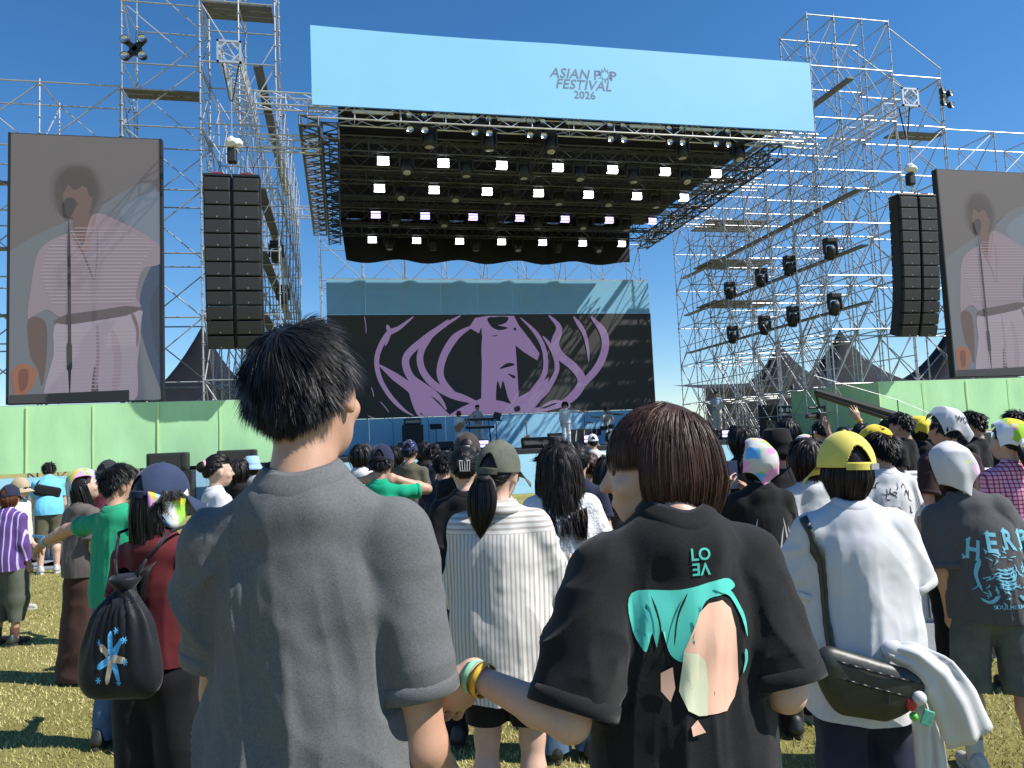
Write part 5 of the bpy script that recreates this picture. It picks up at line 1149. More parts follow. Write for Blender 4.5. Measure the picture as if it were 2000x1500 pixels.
    r = bag_root('sling_bag', P, 'black sling bag worn across a light blue tee'); MB().box(P['U']((-.02, -.145, 1.18)), (.34, .10, .16), Matrix.Rotation(.25, 3, 'Y'), .04).build('bag_body', BLK, r); MB().path([Vector(P['U'](v)) for v in ((-.16, -.12, 1.19), (-.15, -.10, 1.36), (-.10, -.04, 1.46))], .012).build('strap', BLK, r)
    # black sun cap filming
    p = spot(210, 6.6); P = person('person in a dark sun cap with neck flap holding up a phone', p, H_of(212, 898, 6.6), facing(p, add=5), 'f', .012, SKIN2, TEE(cloth('rose', (.22, .05, .07))), ('jeans', 1.0, BLK), SB, L=((-.20, .16, 1.25), (-.03, .30, 1.42)), Rr=((.2, .16, 1.25), (.06, .30, 1.42)), sleeve=.6)
    hair(P['head'], 'bob', HBLACK, 800, .010, 4, zend=-.1, cap_on=True); cap(P['head'], cloth('charcoal', (.030, .031, .036)))
    V, F = dome((.102, .126, .09), lambda az: -1.25 if abs(az-math.pi) < 1.5 else .0, 40, 8, .05); solid(ob('neck_flap', mesh_np('neck_flap', V, [f for f in F if np.mean([V[i][1] for i in f]) < .02 and np.mean([V[i][2] for i in f]) < .05]), cloth('charcoal', (.030, .031, .036)), P['head']), .002)
    phone(P, (.015, .335, 1.47), 'dark phone held up beside the green tee')
    # white tee with bun and scrunchie
    p = spot(424, 5.6); P = person('woman in a white tee with a pink scrunchie in her dark updo', p, H_of(424, 888, 5.6), facing(p, add=-40), 'f', .011, SKIN2, TEE(WHITE), ('jeans', 1.0, DENIM), SN, head=(-.2, 0, 0), ease=1.15)
    hair(P['head'], 'bun', HBLACK, 1800, .007, 6); MB().lathe([(.030, -.02), (.052, 0), (.030, .02)], (0, -.115, .06), 16, Matrix.Rotation(math.pi/2, 3, 'X')).build('scrunchie', mat('pink_satin', srgb(225, 160, 175), .5), P['head'], smooth_=True)
    drape(P['shirt'], [band([(-.4, .3), (0, .34), (.4, .3)], .12, .12), band([(-.3, .0), (0, .04), (.36, .0)], .1, .1), blob([(-.3, -.3), (.0, -.2), (.3, -.34), (0, -.42)], 4)], [srgb(225, 130, 170), srgb(120, 130, 140), srgb(240, 170, 190)], (.0, 1.15*P['s']), (.2, .2), 'print', grid=.05)
    p = spot(492, 9.0); P = person('person in a pale blue bucket hat by the front speakers', p, 1.52, facing(p), 'f', .014, SKIN2, TEE(cloth('grey', (.25, .25, .26))), ('jeans', 1.0, DENIM), SN); hair(P['head'], 'bob', HDARK, 600, .011, 5, zend=-.1, cap_on=True); bucket_hat(P['head'], cloth('pale_blue', srgb(150, 185, 215)))
    p = spot(466, 7.6); P = person('dark haired person between the updo woman and the pale blue hat', p, 1.50, facing(p), 'f', .014, SKIN, TEE(BLK), ('jeans', 1.0, BLK), SB); hair(P['head'], 'bob', HDARK, 800, .010, 7, zend=-.14)
def phone(P, at, label, scr=(.01, .01, .012)):
    r = bag_root('phone', P, label, 'phone'); s = P['s']; c = P['UB'] @ (np.array(at)*s-np.array([0, 0, .95*s]))+np.array([0, 0, .95*s])
    MB().box(c, (.076, .010, .158), bev=.004).build('case', mat('phone_case', (.02, .02, .022), .3), r); MB().box(Vector(c)+Vector((0, -.0062, 0)), (.068, .001, .148)).build('screen', mat('phone_screen'+str(scr[0]), scr, .1, emit=scr, estr=.6), r)
def wristband(P, sd, m, off=-.03):
    e, w_ = P['arms'][sd]; d = (w_-e)/np.linalg.norm(w_-e); q = Vector(d).to_track_quat('Z', 'Y').to_matrix(); MB().lathe([(.0315, -.010), (.033, 0), (.0315, .010)], Vector(w_+d*off), 18, q).build('wristband', m, P['body'], smooth_=True)
def middle_group():
    YB_ = mat('band_yellow', srgb(222, 180, 60), .5, var=.2, scale=60)
    # olive cap, striped shirt
    p = spot(972, 2.95); st = stripes('beige_stripe', (.66, .64, .61), (.42, .385, .35), 62, 'x', .42, yoke=1.215)
    P = person('woman in an olive cap and striped shirt with a low ponytail and black shorts', p, 1.545, facing(p, add=-4), 'f', .0075, SKIN2, ('shirt', st), ('shorts', .42, BLK), SN, L=((-.20, .04, 1.10), (-.12, .2, .98)), Rr=((.235, .03, 1.12), (.29, .20, 1.16)), head=(-.30, .12, .10), sleeve=1.55, hem=.395, ease=1.30, fold=1.7, collar=True, flare=1.02)
    hair(P['head'], 'pony', HBLACK, 4200, .0036, 4, zend=-.30, vol=.008, cap_on=True); cap(P['head'], mat('cloth_olive_wash', (.105, .108, .080), .9, var=.30, scale=16, bump=.3, bscale=300))
    V = []; F = []; s = P['s']; nb = P['nb']
    for i in range(25):
        a = math.radians(-200+220*i/24); V += [(nb[0]+math.cos(a)*.064, nb[1]+.002+math.sin(a)*.062, nb[2]+.035), (nb[0]+math.cos(a)*.088, nb[1]-.002+math.sin(a)*.088, nb[2]-.012)]
    F = [(2*i, 2*i+1, 2*i+3, 2*i+2) for i in range(24)]; solid(ob('shirt_collar', mesh_np('shirt_collar', V, F), st, P['shirt']), .003)
    # wavy hair, white blouse
    p = spot(1092, 3.85); P = person('woman with long wavy dark hair in a white textured blouse and jeans', p, H_of(1085, 862, 3.85), facing(p, add=3), 'f', .0095, SKIN2, ('blouse', mat('cloth_seersucker', (.64, .64, .655), .9, var=.03, scale=9, bump=1.0, bscale=55)), ('wide', 1.0, DENIM), SB, sleeve=1.6, hem=.48, ease=1.3, Rr=((.26, .0, 1.12), (.22, .14, .9)))
    hair(P['head'], 'long', HDARK, 5200, .0042, 6, zend=-.38, vol=.022, wave=.0045)
    # hair claw and the brown cap before her
    p = spot(905, 4.1); P = person('woman in black with a pale hair claw in her dark hair', p, H_of(915, 872, 4.1), facing(p, add=10), 'f', .0105, SKIN2, TEE(BLK), ('jeans', 1.0, BLK), SB, sleeve=.8, ease=1.15)
    hair(P['head'], 'bun', HBLACK, 3000, .005, 6); c = MB()
    for k in range(5): c.tube((-.05+.025*k, -.175, .085), (-.045+.022*k, -.185, .01), .005)
    c = c.tube((-.055, -.17, .09), (.055, -.17, .09), .007).tube((-.05, -.18, .005), (.05, -.18, .005), .006).build('hair_claw', mat('grey_plastic', (.38, .38, .37), .3), P['head']); c.scale = (.62, .9, .7); c.location = (0, -.02, .0)
    p = spot(913, 5.0); P = person('tall person in a faded brown cap and black tee', p, H_of(915, 845, 5.0), facing(p, add=4), 'm', .012, SKIN, TEE(BLK), ('jeans', 1.0, BLK), SB); hair(P['head'], 'short', HBLACK, 1400, .008, 3, cap_on=True); cap(P['head'], cloth('faded_brown', (.060, .048, .042), .3), logo=WHITE, backward=True)
    # green tee, hands behind the neck
    p = spot(745, 5.4); P = person('man in a bright green tee and navy cap with both hands at his neck', p, H_of(742, 868, 5.4), facing(p, add=3), 'm', .009, SKIN, TEE(cloth('emerald', (.012, .36, .20), .06)), ('jeans', 1.0, DENIM), SB, L=((-.34, .10, 1.46), (-.12, -.02, 1.50)), Rr=((.34, .10, 1.40), (.13, -.03, 1.49)), sleeve=.62, hand=(((.8, -.3, .2), (.2, .9, -.3), {}), ((-.8, -.3, .2), (-.2, .9, -.3), {})))
    hair(P['head'], 'short', HBLACK, 1600, .007, 5, cap_on=True, length=1.3); cap(P['head'], NAVY, strapm=BLK)
    # navy man pointing
    p = spot(866, 6.0); P = person('man in a dark navy tee pointing upward with a yellow wristband', p, H_of(868, 880, 6.0), facing(p, add=-4), 'm', .0085, SKIN, TEE(NAVY), ('jeans', 1.0, BLK), SB, L=((-.24, .16, 1.22), (-.14, .20, 1.40)), sleeve=.6, hand=(((.05, .1, 1), (.9, .2, 0), dict(point=True)), None)); hair(P['head'], 'short', HBLACK, 1500, .007, 5); wristband(P, -1, YB_)
    p = spot(1128, 4.9); P = person('person with a dark twisted updo in a navy top behind the wavy-haired woman', p, H_of(1125, 866, 4.9), facing(p, add=6), 'f', .012, SKIN2, TEE(NAVY), ('jeans', 1.0, DENIM), SN); hair(P['head'], 'bun', HBLACK, 1800, .006, 3)
    p = spot(1152, 5.8); P = person('brown-haired person in a black tee beside the twisted updo', p, H_of(1152, 884, 5.8), facing(p, add=-5), 'f', .012, SKIN, TEE(BLK), ('jeans', 1.0, BLK), SB); hair(P['head'], 'bun', HBROWN, 1300, .008, 9)
    p = spot(1186, 5.6); P = person('person with straight black hair in a black tee, arms bare, by the brown bob', p, H_of(1182, 890, 5.6), facing(p, add=8), 'f', .012, SKIN, TEE(BLK), ('jeans', 1.0, DENIM), SB); hair(P['head'], 'long', HBLACK, 1500, .008, 8, zend=-.26)
    p = spot(1222, 6.4); P = person('person in black half hidden by the brown bob\'s cheek', p, 1.62, facing(p), 'f', .014, SKIN2, TEE(BLK), ('jeans', 1.0, BLK), SB); hair(P['head'], 'bob', HBLACK, 900, .01, 8)
    far = [(704, 8.0, 'person in a pale tee peeking past the grey tee\'s neck', 'bob', WHITE, None), (716, 11.5, 'far person in a dark cap near the stage lamp', 'short', BLK, cloth('dusk', (.045, .04, .05))), (772, 9.2, 'far person with loose dark hair behind the emerald tee', 'bob', BLK, None), (800, 8.4, 'far person in a navy patterned cap', 'short', KHAKI, motley('navy_paisley', (.02, .025, .07), [srgb(150, 160, 200)], 40, .6)), (828, 10.5, 'far person with round black hair before the light blue skirt', 'bob', BLK, None), (846, 8.8, 'far dark head just past the pointing hand', 'short', NAVY, None), (1160, 12.5, 'far person in a white cap at the stage skirt', 'short', WHITE, WHITE), (1208, 9.5, 'far person in a yellow-edged cap beside the brown bob', 'bob', BLK, cloth('mustard', (.35, .26, .05)))]
    for k, (px, D, lab, hs_, m_, cp_) in enumerate(far):
        p = spot(px, D); P = person(lab, p, 1.60+.03*math.sin(k*2.3), facing(p, add=8*math.sin(k)), 'f' if hs_ == 'bob' else 'm', .016, SKIN, TEE(m_), ('jeans', 1.0, DENIM if k % 2 else BLK), SB); hair(P['head'], hs_, HBLACK, 650, .012, k+3, cap_on=bool(cp_), zend=-.12)
        if cp_: cap(P['head'], cp_)
def right_group():
    YB_ = MATS['band_yellow']
    # yellow cap, white tee, waist bag, tied shirt
    p = spot(1652, 2.62); P = person('woman in a white tee and backward yellow cap with a dark waist bag', p, 1.515, facing(p, add=-2), 'f', .0075, SKIN2, TEE(WHITE), ('wide', 1.0, NAVY), SB, L=((-.20, .06, 1.12), (-.12, .26, 1.08)), Rr=((.222, .03, 1.13), (.17, .24, 1.10)), head=(.05, .12, .03), sleeve=.84, hem=.40, ease=1.28, build=1.06, fold=1.6)
    hair(P['head'], 'bob', HDARK, 7500, .0034, 7, zend=-.125, vol=.020, cap_on=True, fringe=.03)
    cp_ = cap(P['head'], cloth('yellow', srgb(222, 206, 104), .08), backward=False, strapm=cloth('yellow', (.7, .6, .1))); cp_.scale = (1.10, 1.10, 1.06); MB().box((.05, -.128, .016), (.026, .006, .022)).build('label_tab', WHITE, cp_)
    s = P['s']; r = bag_root('waist_bag', P, 'dark grey-green waist bag with two zips slung across a white tee', 'bag'); ny = mat('bag_nylon', (.028, .030, .024), .45, var=.2, scale=12, bump=.25, bscale=25); zp = mat('zip', (.01, .01, .01), .4)
    q = Sdf(); rot = np.array(Matrix.Rotation(.30, 3, 'Y')); C_ = np.array([-.07, -.205, .865*s]); tr = lambda v: C_+rot @ (np.array(v)*1.0)
    q.cone(tr((-.125, 0, .045)), tr((.13, 0, .045)), .045, .040, .03, .7); q.cone(tr((-.10, 0, .0)), tr((.11, 0, .0)), .05, .045, .03, .62); q.cone(tr((-.05, 0, -.055)), tr((.06, 0, -.045)), .050, .045, .04, .55); V, F = q.mesh(.007); ob('bag_body', mesh_np('bag_body', V, F), ny, r)
    for z_, w_ in ((.055, .155), (.008, .15)): MB().path([tr((x, -.040+.022*(x/.16)**2, z_-.05*(x/.16)**2*0)) for x in np.linspace(-w_, w_*.95, 9)], .0042).build('zip', zp, r, smooth_=True)
    MB().path([tr((.05, -.048, .005)), tr((.055, -.052, -.03))], .004).build('zip_pull', zp, r)
    bs = []; 
    for t in np.linspace(0, 1, 22): bs.append((-.165-.015*t+.0, -.165+.03*math.sin(t*2.6)-.0*t+ (t > .8)*(t-.8)*.55, (.915+.56*t-.03*max(0, t-.8))*s))
    V = []
    for b_ in bs: V += [(b_[0]-.019, b_[1], b_[2]), (b_[0]+.019, b_[1]-.004, b_[2])]
    stp = ob('strap', mesh_np('strap', V, [(2*i, 2*i+1, 2*i+3, 2*i+2) for i in range(21)]), ny, r); sw_ = stp.modifiers.new('on_cloth', 'SHRINKWRAP'); sw_.target = P['shirt']; sw_.offset = .004; sw_.wrap_mode = 'OUTSIDE_SURFACE'; solid(stp, .003)
    k = empty('bag_charm', (0, 0, 0), 0, 'white ball charm with small toys hanging from the waist bag', 'charm'); k.location = P['root'].matrix_basis @ Vector((.075, -.235, .83*s)); k.rotation_euler = P['root'].rotation_euler
    MB().sphere((0, 0, 0), .022, n=16, m=10).build('ball', WHITE, k, smooth_=True); MB().sphere((-.025, 0, -.02), .016, (1, .8, 1.2)).build('red_toy', mat('red_toy', srgb(190, 50, 50), .5), k, smooth_=True); MB().box((.02, 0, -.06), (.034, .008, .048), Matrix.Rotation(.4, 3, 'Y'), .003).build('card_toy', mat('teal_toy', srgb(90, 170, 150), .4, var=.3, scale=90), k); MB().sphere((-.02, 0, -.055), .013).build('green_toy', mat('green_toy', srgb(90, 190, 70), .5), k, smooth_=True); MB().path([(0, 0, .02), (-.02, .01, .06)], .003).build('cord', zp, k)
    tb = empty('tied_shirt', tuple(P['root'].location), P['root'].rotation_euler[2], 'white overshirt tied at the waist of the yellow-capped woman', 'shirt')
    def sheet(name, pts, wd, amp, seed):
        c_ = np.array(blob3(pts, 7)); n = len(c_); t = np.gradient(c_, axis=0); t /= np.linalg.norm(t, axis=1)[:, None]; sx = np.cross(t, np.array([0, 1, 0])); sx /= np.linalg.norm(sx, axis=1)[:, None]; w_ = np.interp(np.linspace(0, 1, n), np.linspace(0, 1, len(wd)), wd); m_ = 15; V = []
        for i in range(n):
            for j in range(m_): u = j/(m_-1)-.5; V.append(c_[i]+sx[i]*w_[i]*u+np.array([0, -.030*math.cos(u*math.pi)*min(1, w_[i]/.1)+amp*math.sin(u*15+seed+i*.16)+amp*.7*math.sin(u*7+i*.45), 0]))
        solid(ob(name, mesh_np(name, V, [(i*m_+j, i*m_+j+1, (i+1)*m_+j+1, (i+1)*m_+j) for i in range(n-1) for j in range(m_-1)]), WHITE, tb), .006, 0)
    blob3 = lambda P_, n: [tuple(np.array(a_)*(1-k/n)+np.array(b_)*(k/n)) for a_, b_ in zip(P_[:-1], P_[1:]) for k in range(n)]+[P_[-1]]
    sheet('sleeve', [(0.005, -.185, .985*s), (0.075, -.205, .965*s), (0.145, -.21, .90*s), (0.195, -.20, .80*s), (0.245, -.18, .665*s)], (.05, .09, .13, .15, .155), .007, 1.0); sheet('tail', [(0.085, -.19, .93*s), (0.110, -.17, .75*s), (0.115, -.15, .52*s), (0.105, -.14, .36*s)], (.03, .06, .055, .05), .005, 2.0); sheet('tail', [(0.105, -.19, .93*s), (0.145, -.16, .70*s), (0.165, -.14, .45*s)], (.03, .05, .06), .005, 4.0)
    MB().sphere((.03, -.19, .985*s), .032, (1.2, .8, .9), 14, 8).build('knot', WHITE, tb, smooth_=True)
    # ink-dragon jersey
    p = spot(1722, 4.7); P = person('person in a white jersey with black ink drawing, yellow bandana over curly hair', p, H_of(1705, 842, 4.7), facing(p, add=6), 'm', .0105, SKIN, ('jersey', WHITE), ('jeans', 1.0, DENIM), SB, ease=1.15, sleeve=.8, head=(.25, .1, 0)); hair(P['head'], 'short', HBLACK, 2600, .006, 12, lift=.4, length=1.2, vol=.03)
    b = bandana(P['head'], RAGY, .02, math.pi, -.25); b.location = (0, .02, .02)
    pol = []; rn = random.Random(4)
    for k in range(46): u, v = rn.uniform(-.42, .25), rn.uniform(-.48, .48); a = rn.uniform(0, 6.3); l = rn.uniform(.05, .14); c_ = rn.uniform(-.09, .09); pol.append(band([(u, v), (u+l*.5*math.cos(a)-c_*math.sin(a), v+l*.5*math.sin(a)+c_*math.cos(a)), (u+l*math.cos(a), v+l*math.sin(a))], .018, .010))
    for k in range(3): pol.append(band([(.34+.03*k, .48), (.40+.03*k, 0), (.36+.03*k, -.48)], .010, .010))
    for k in range(3): pol.append([(.10+.04*k, -.30), (.12+.04*k, -.30), (.16+.04*k, -.40), (.14+.04*k, -.40)])
    drape(P['shirt'], pol, [(.02, .02, .025)]*len(pol), (.02, 1.17*P['s']), (.34, .44), 'ink_drawing', grid=.05)
    # bucket hat
    p = spot(1520, 4.6); P = person('person in a black bucket hat and black shirt with a shoulder strap', p, H_of(1512, 838, 4.6), facing(p, add=4), 'm', .0105, SKIN, TEE(cloth('soft_black', (.020, .020, .022))), ('jeans', 1.0, BLK), SB, ease=1.2, sleeve=.85); hair(P['head'], 'short', HBLACK, 900, .008, 3, cap_on=True); bucket_hat(P['head'], cloth('hat_black', (.010, .010, .011)))
    # print on black, filming
    p = spot(1478, 4.0); P = person('person in a black top with grey tribal print and pale bandana, raising a phone', p, 1.50, facing(p, add=10), 'f', .0085, SKIN, TEE(BLK), ('jeans', 1.0, BLK), SB, L=((-.26, .08, 1.26), (-.12, .20, 1.47)), Rr=((.22, .10, 1.22), (.04, .22, 1.44)), ease=1.1, sleeve=.65, head=(0, .3, 0)); hair(P['head'], 'bob', HBLACK, 1500, .006, 5, zend=-.1, cap_on=True); bandana(P['head'], RAG1, .17, .1, .25)
    wristband(P, -1, WHITE, -.05); phone(P, (-.06, .235, 1.545), 'phone held up beside the black bucket hat', (.02, .03, .06)); gy = (.36, .36, .37); T = []
    for sx in (-1, 1): T += [band([(sx*.08, -.45), (sx*.30, -.22), (sx*.34, .1), (sx*.26, .48)], .07, .03), band([(sx*.10, -.38), (sx*.14, -.05), (sx*.26, .34)], .06, .02), band([(sx*.02, -.2), (sx*.14, -.24), (sx*.22, -.12)], .05, .03), band([(sx*.30, -.05), (sx*.42, .12), (sx*.38, .34)], .05, .02)]
    T.append(band([(-.2, -.34), (0, -.26), (.2, -.34)], .05, .05)); drape(P['shirt'], T, [gy]*len(T), (0, 1.13*P['s']), (.27, .30), 'tribal_print', grid=.04)
    # WORKS bandana
    p = spot(1852, 5.0); P = person('person in a dark brown tee and white bandana lettered WORKS', p, H_of(1850, 798, 5.0), facing(p, add=8), 'm', .0105, SKIN, TEE(cloth('dark_brown', (.040, .024, .024))), ('wide', 1.0, BLK), SB, ease=1.1, sleeve=.75); hair(P['head'], 'short', HBLACK, 1300, .007, 3, cap_on=True); b = bandana(P['head'], WHITE, .17, .5, .0, 3)
    clo = [c for c in b.children if c.name.startswith('cloth')][0]; w_, _ = word_polys('WORKS', 0, .012); drape(clo, w_, [(.03, .03, .035)]*len(w_), (.0, .055), (.15, .042), 'lettering', grid=.02, tilt=-.3)
    # blackletter grey tee
    p = spot(1908, 3.42); P = person('woman in a washed grey tee with blue blackletter print and white bandana', p, 1.45, facing(p, add=-14), 'f', .008, SKIN, TEE(grey_wash('washed_grey_dark', (.085, .085, .090))), ('shorts', .56, mat('cloth_faded_shorts', (.085, .10, .095), .9, var=.45, scale=6, bump=.2, bscale=500)), (SHOEW, SOLEW, cloth('cream_sock', (.55, .52, .42))), lean=(.06, -.16), head=(-.1, .3, -.1), ease=1.26, sleeve=.92, hem=.475, fold=1.7, legs_apart=.03, stance=.04, Rr=((.24, .10, 1.14), (.22, .28, 1.1)))
    hair(P['head'], 'bob', HDARK, 2600, .0048, 8, zend=-.12, cap_on=True); bandana(P['head'], RAG3, .16, .15, .12, 5).scale = (1.06, 1.06, 1.04)
    ink = srgb(120, 190, 212); w_, _ = word_polys('HERP', 0.0, .02); s = P['s']
    for k, ch in enumerate('HERP'):
        w_, _ = word_polys(ch, -.15, .03); extra = [[(-.62, .38), (-.3, .62), (-.2, .5)], [(.2, -.5), (.62, -.62), (.4, -.36)], [(-.5, -.6), (-.3, -.44), (-.62, -.3)]]
        drape(P['shirt'], w_+extra, [ink]*(len(w_)+3), (-.085+.075*k, (1.245+.012*k-.0*(k == 0))*s-.018*abs(k-1.5)), (.056, .085), 'lettering', grid=.03, tilt=-.05-.10*(k-1.5)*-1)
    pol = []; rn = random.Random(9)
    for k in range(70): a = rn.uniform(0, 6.3); rr = rn.uniform(.05, .46); u, v = rr*math.cos(a), rr*.85*math.sin(a); t = a+rn.uniform(.5, 2.2); l = rn.uniform(.05, .13); pol.append(band([(u, v), (u+l*.5*math.cos(t)+.02, v+l*.5*math.sin(t)), (u+l*math.cos(t), v+l*math.sin(t))], .022, .012))
    for k in range(6): pol.append(band([(-.16, .16-.055*k), (0, .12-.055*k), (.14, .17-.055*k)], .022, .022))
    for sx in (-1, 1): pol += [band([(sx*.36, .30), (sx*.44, .05), (sx*.38, -.2)], .08, .03), band([(sx*.15, -.25), (sx*.30, -.36), (sx*.42, -.30)], .07, .03)]
    drape(P['shirt'], pol, [ink]*len(pol), (.03, 1.065*s), (.26, .27), 'skeleton_print', grid=.05); w_, _ = word_polys('SOULHERMIT', 0, .02); drape(P['shirt'], w_, [ink]*len(w_), (.035, .925*s), (.15, .018), 'lettering', grid=.04)
    # plaid
    p = spot(1972, 4.5); P = person('person in a pink checked shirt and tie-dye bandana with a ponytail', p, H_of(1960, 824, 4.5), facing(p, add=2), 'f', .010, SKIN2, ('shirt', stripes('pink_check', srgb(232, 170, 196), srgb(160, 84, 120), 42, 'x', .3, c3=srgb(190, 120, 150))), ('wide', 1.0, KHAKI), SB, ease=1.2, sleeve=1.5, head=(.1, .05, 0)); hair(P['head'], 'pony', HDARK, 1800, .006, 3, zend=-.24, cap_on=True); b = bandana(P['head'], RAG2, .10, .1, .05, 7); b.scale = (1.08, 1.08, 1.08)
    p = spot(1992, 5.9); P = person('tall man with short black hair at the picture edge behind the checked shirt', p, H_of(1990, 800, 5.9), facing(p), 'm', .012, SKIN, TEE(BLK), ('jeans', 1.0, BLK), SB); hair(P['head'], 'short', HBLACK, 1200, .008, 3)
    p = spot(1578, 5.6); P = person('person with auburn hair and print bandana in a red top behind the bucket hat', p, H_of(1585, 850, 5.6), facing(p, add=10), 'f', .012, SKIN2, TEE(cloth('red', (.30, .02, .02))), ('jeans', 1.0, DENIM), SN); hair(P['head'], 'long', HRED, 1300, .008, 4, zend=-.3, cap_on=True); bandana(P['head'], RAG1, .15, -.6, .1)
    p = spot(1578, 4.2); P = person('person in a white tee with one arm bare, half behind the yellow cap', p, 1.50, facing(p, add=12), 'f', .011, SKIN2, TEE(WHITE), ('jeans', 1.0, BLK), SN, sleeve=.7); hair(P['head'], 'bob', HDARK, 1200, .008, 4)
    p = spot(1692, 7.0); P = person('person reaching one hand high with a yellow wristband', p, 1.58, facing(p, add=4), 'f', .0085, SKIN, TEE(BLK), ('jeans', 1.0, BLK), SB, Rr=((.12, .12, 1.60), (.03, .14, 1.83)), sleeve=.5, hand=(None, ((-.25, .1, 1), (0, 1, .1), dict(curl=.12, spread=.3)))); hair(P['head'], 'bob', HBLACK, 900, .010, 3); wristband(P, 1, YB_)
    p = spot(1656, 8.0); P = person('far person lifting a bare arm beside the purple lamp', p, 1.56, facing(p), 'f', .011, SKIN, TEE(WHITE), ('jeans', 1.0, BLK), SB, L=((-.1, .12, 1.55), (-.16, .14, 1.78)), sleeve=.5); hair(P['head'], 'bob', HBLACK, 700, .011, 3)
    far = [(1746, 8.5, 'far person in profile before the green wall', 'bob', cloth('pale_grey', (.4, .4, .42)), None, 60), (1768, 7.2, 'man in a black tee with short hair, looking along the fence', 'short', BLK, None, 40), (1800, 7.6, 'person in black with a yellow lettered bandana', 'bob', BLK, 'y', 10), (1822, 9.5, 'far person in a pale blue cap under the crane', 'short', BLK, cloth('sky', srgb(140, 180, 210)), 0), (1908, 6.8, 'man in a black tee turned toward the crane', 'short', BLK, None, 35), (1884, 9.2, 'far dark head below the crane counterweight', 'bob', BLK, None, 0), (1450, 6.2, 'person in black beside the phone, half behind the brown bob', 'bob', BLK, None, 10), (1466, 9.5, 'far dark head under the side guitarist', 'short', NAVY, None, 0), (1545, 7.4, 'far person with black hair behind the bucket hat', 'bob', BLK, None, 0), (1610, 9.0, 'far dark head beside the purple lamp', 'short', BLK, None, 0)]
    for k, (px, D, lab, hs_, m_, cp_, ad) in enumerate(far):
        p = spot(px, D); P = person(lab, p, 1.63+.04*math.sin(k*1.7), facing(p, add=ad), 'f' if hs_ == 'bob' else 'm', .014, SKIN, TEE(m_), ('jeans', 1.0, BLK if k % 2 else DENIM), SB); hair(P['head'], hs_, HBLACK, 800, .011, k+3, zend=-.12, cap_on=bool(cp_))
        if cp_ == 'y': bandana(P['head'], RAGY, .16, .2, .1)
        elif cp_: cap(P['head'], cp_)
left_group(); middle_group(); right_group()
# ================================================================ BAND AND STAGE GEAR
def guitar(at, rz, tilt, body, label, bass=False):
    r = empty('guitar', at, rz, label, 'guitar'); r.rotation_euler = (0, tilt, rz); m = mat('guitar_'+label[:12], body, .25)
    o = [(0, -.22), (.12, -.20), (.165, -.10), (.12, .0), (.135, .10), (.10, .18), (.03, .15), (-.03, .17), (-.10, .20), (-.13, .10), (-.115, .0), (-.16, -.10), (-.12, -.20)]; P_ = blob(o, 4)
    V = [(x, y_, z) for y_ in (-.022, .022) for x, z in P_]; n = len(P_); ob('body', mesh_np('body', V, [tuple(range(n)), tuple(range(2*n-1, n-1, -1))]+[(i, n+i, n+(i+1) % n, (i+1) % n) for i in range(n)], False), m, r)
    MB().box((0, -.02, .48 if bass else .42), (.05, .025, .70 if bass else .58), bev=.006).build('neck', mat('maple', (.42, .24, .10), .4), r); MB().box((0, -.02, .88 if bass else .76), (.075, .02, .15), bev=.01).build('headstock', mat('maple', (.42, .24, .10), .4), r)
    MB().box((0, -.026, -.06), (.10, .006, .16), bev=.003).build('pickguard', mat('cream_plastic', (.6, .56, .45), .4), r)
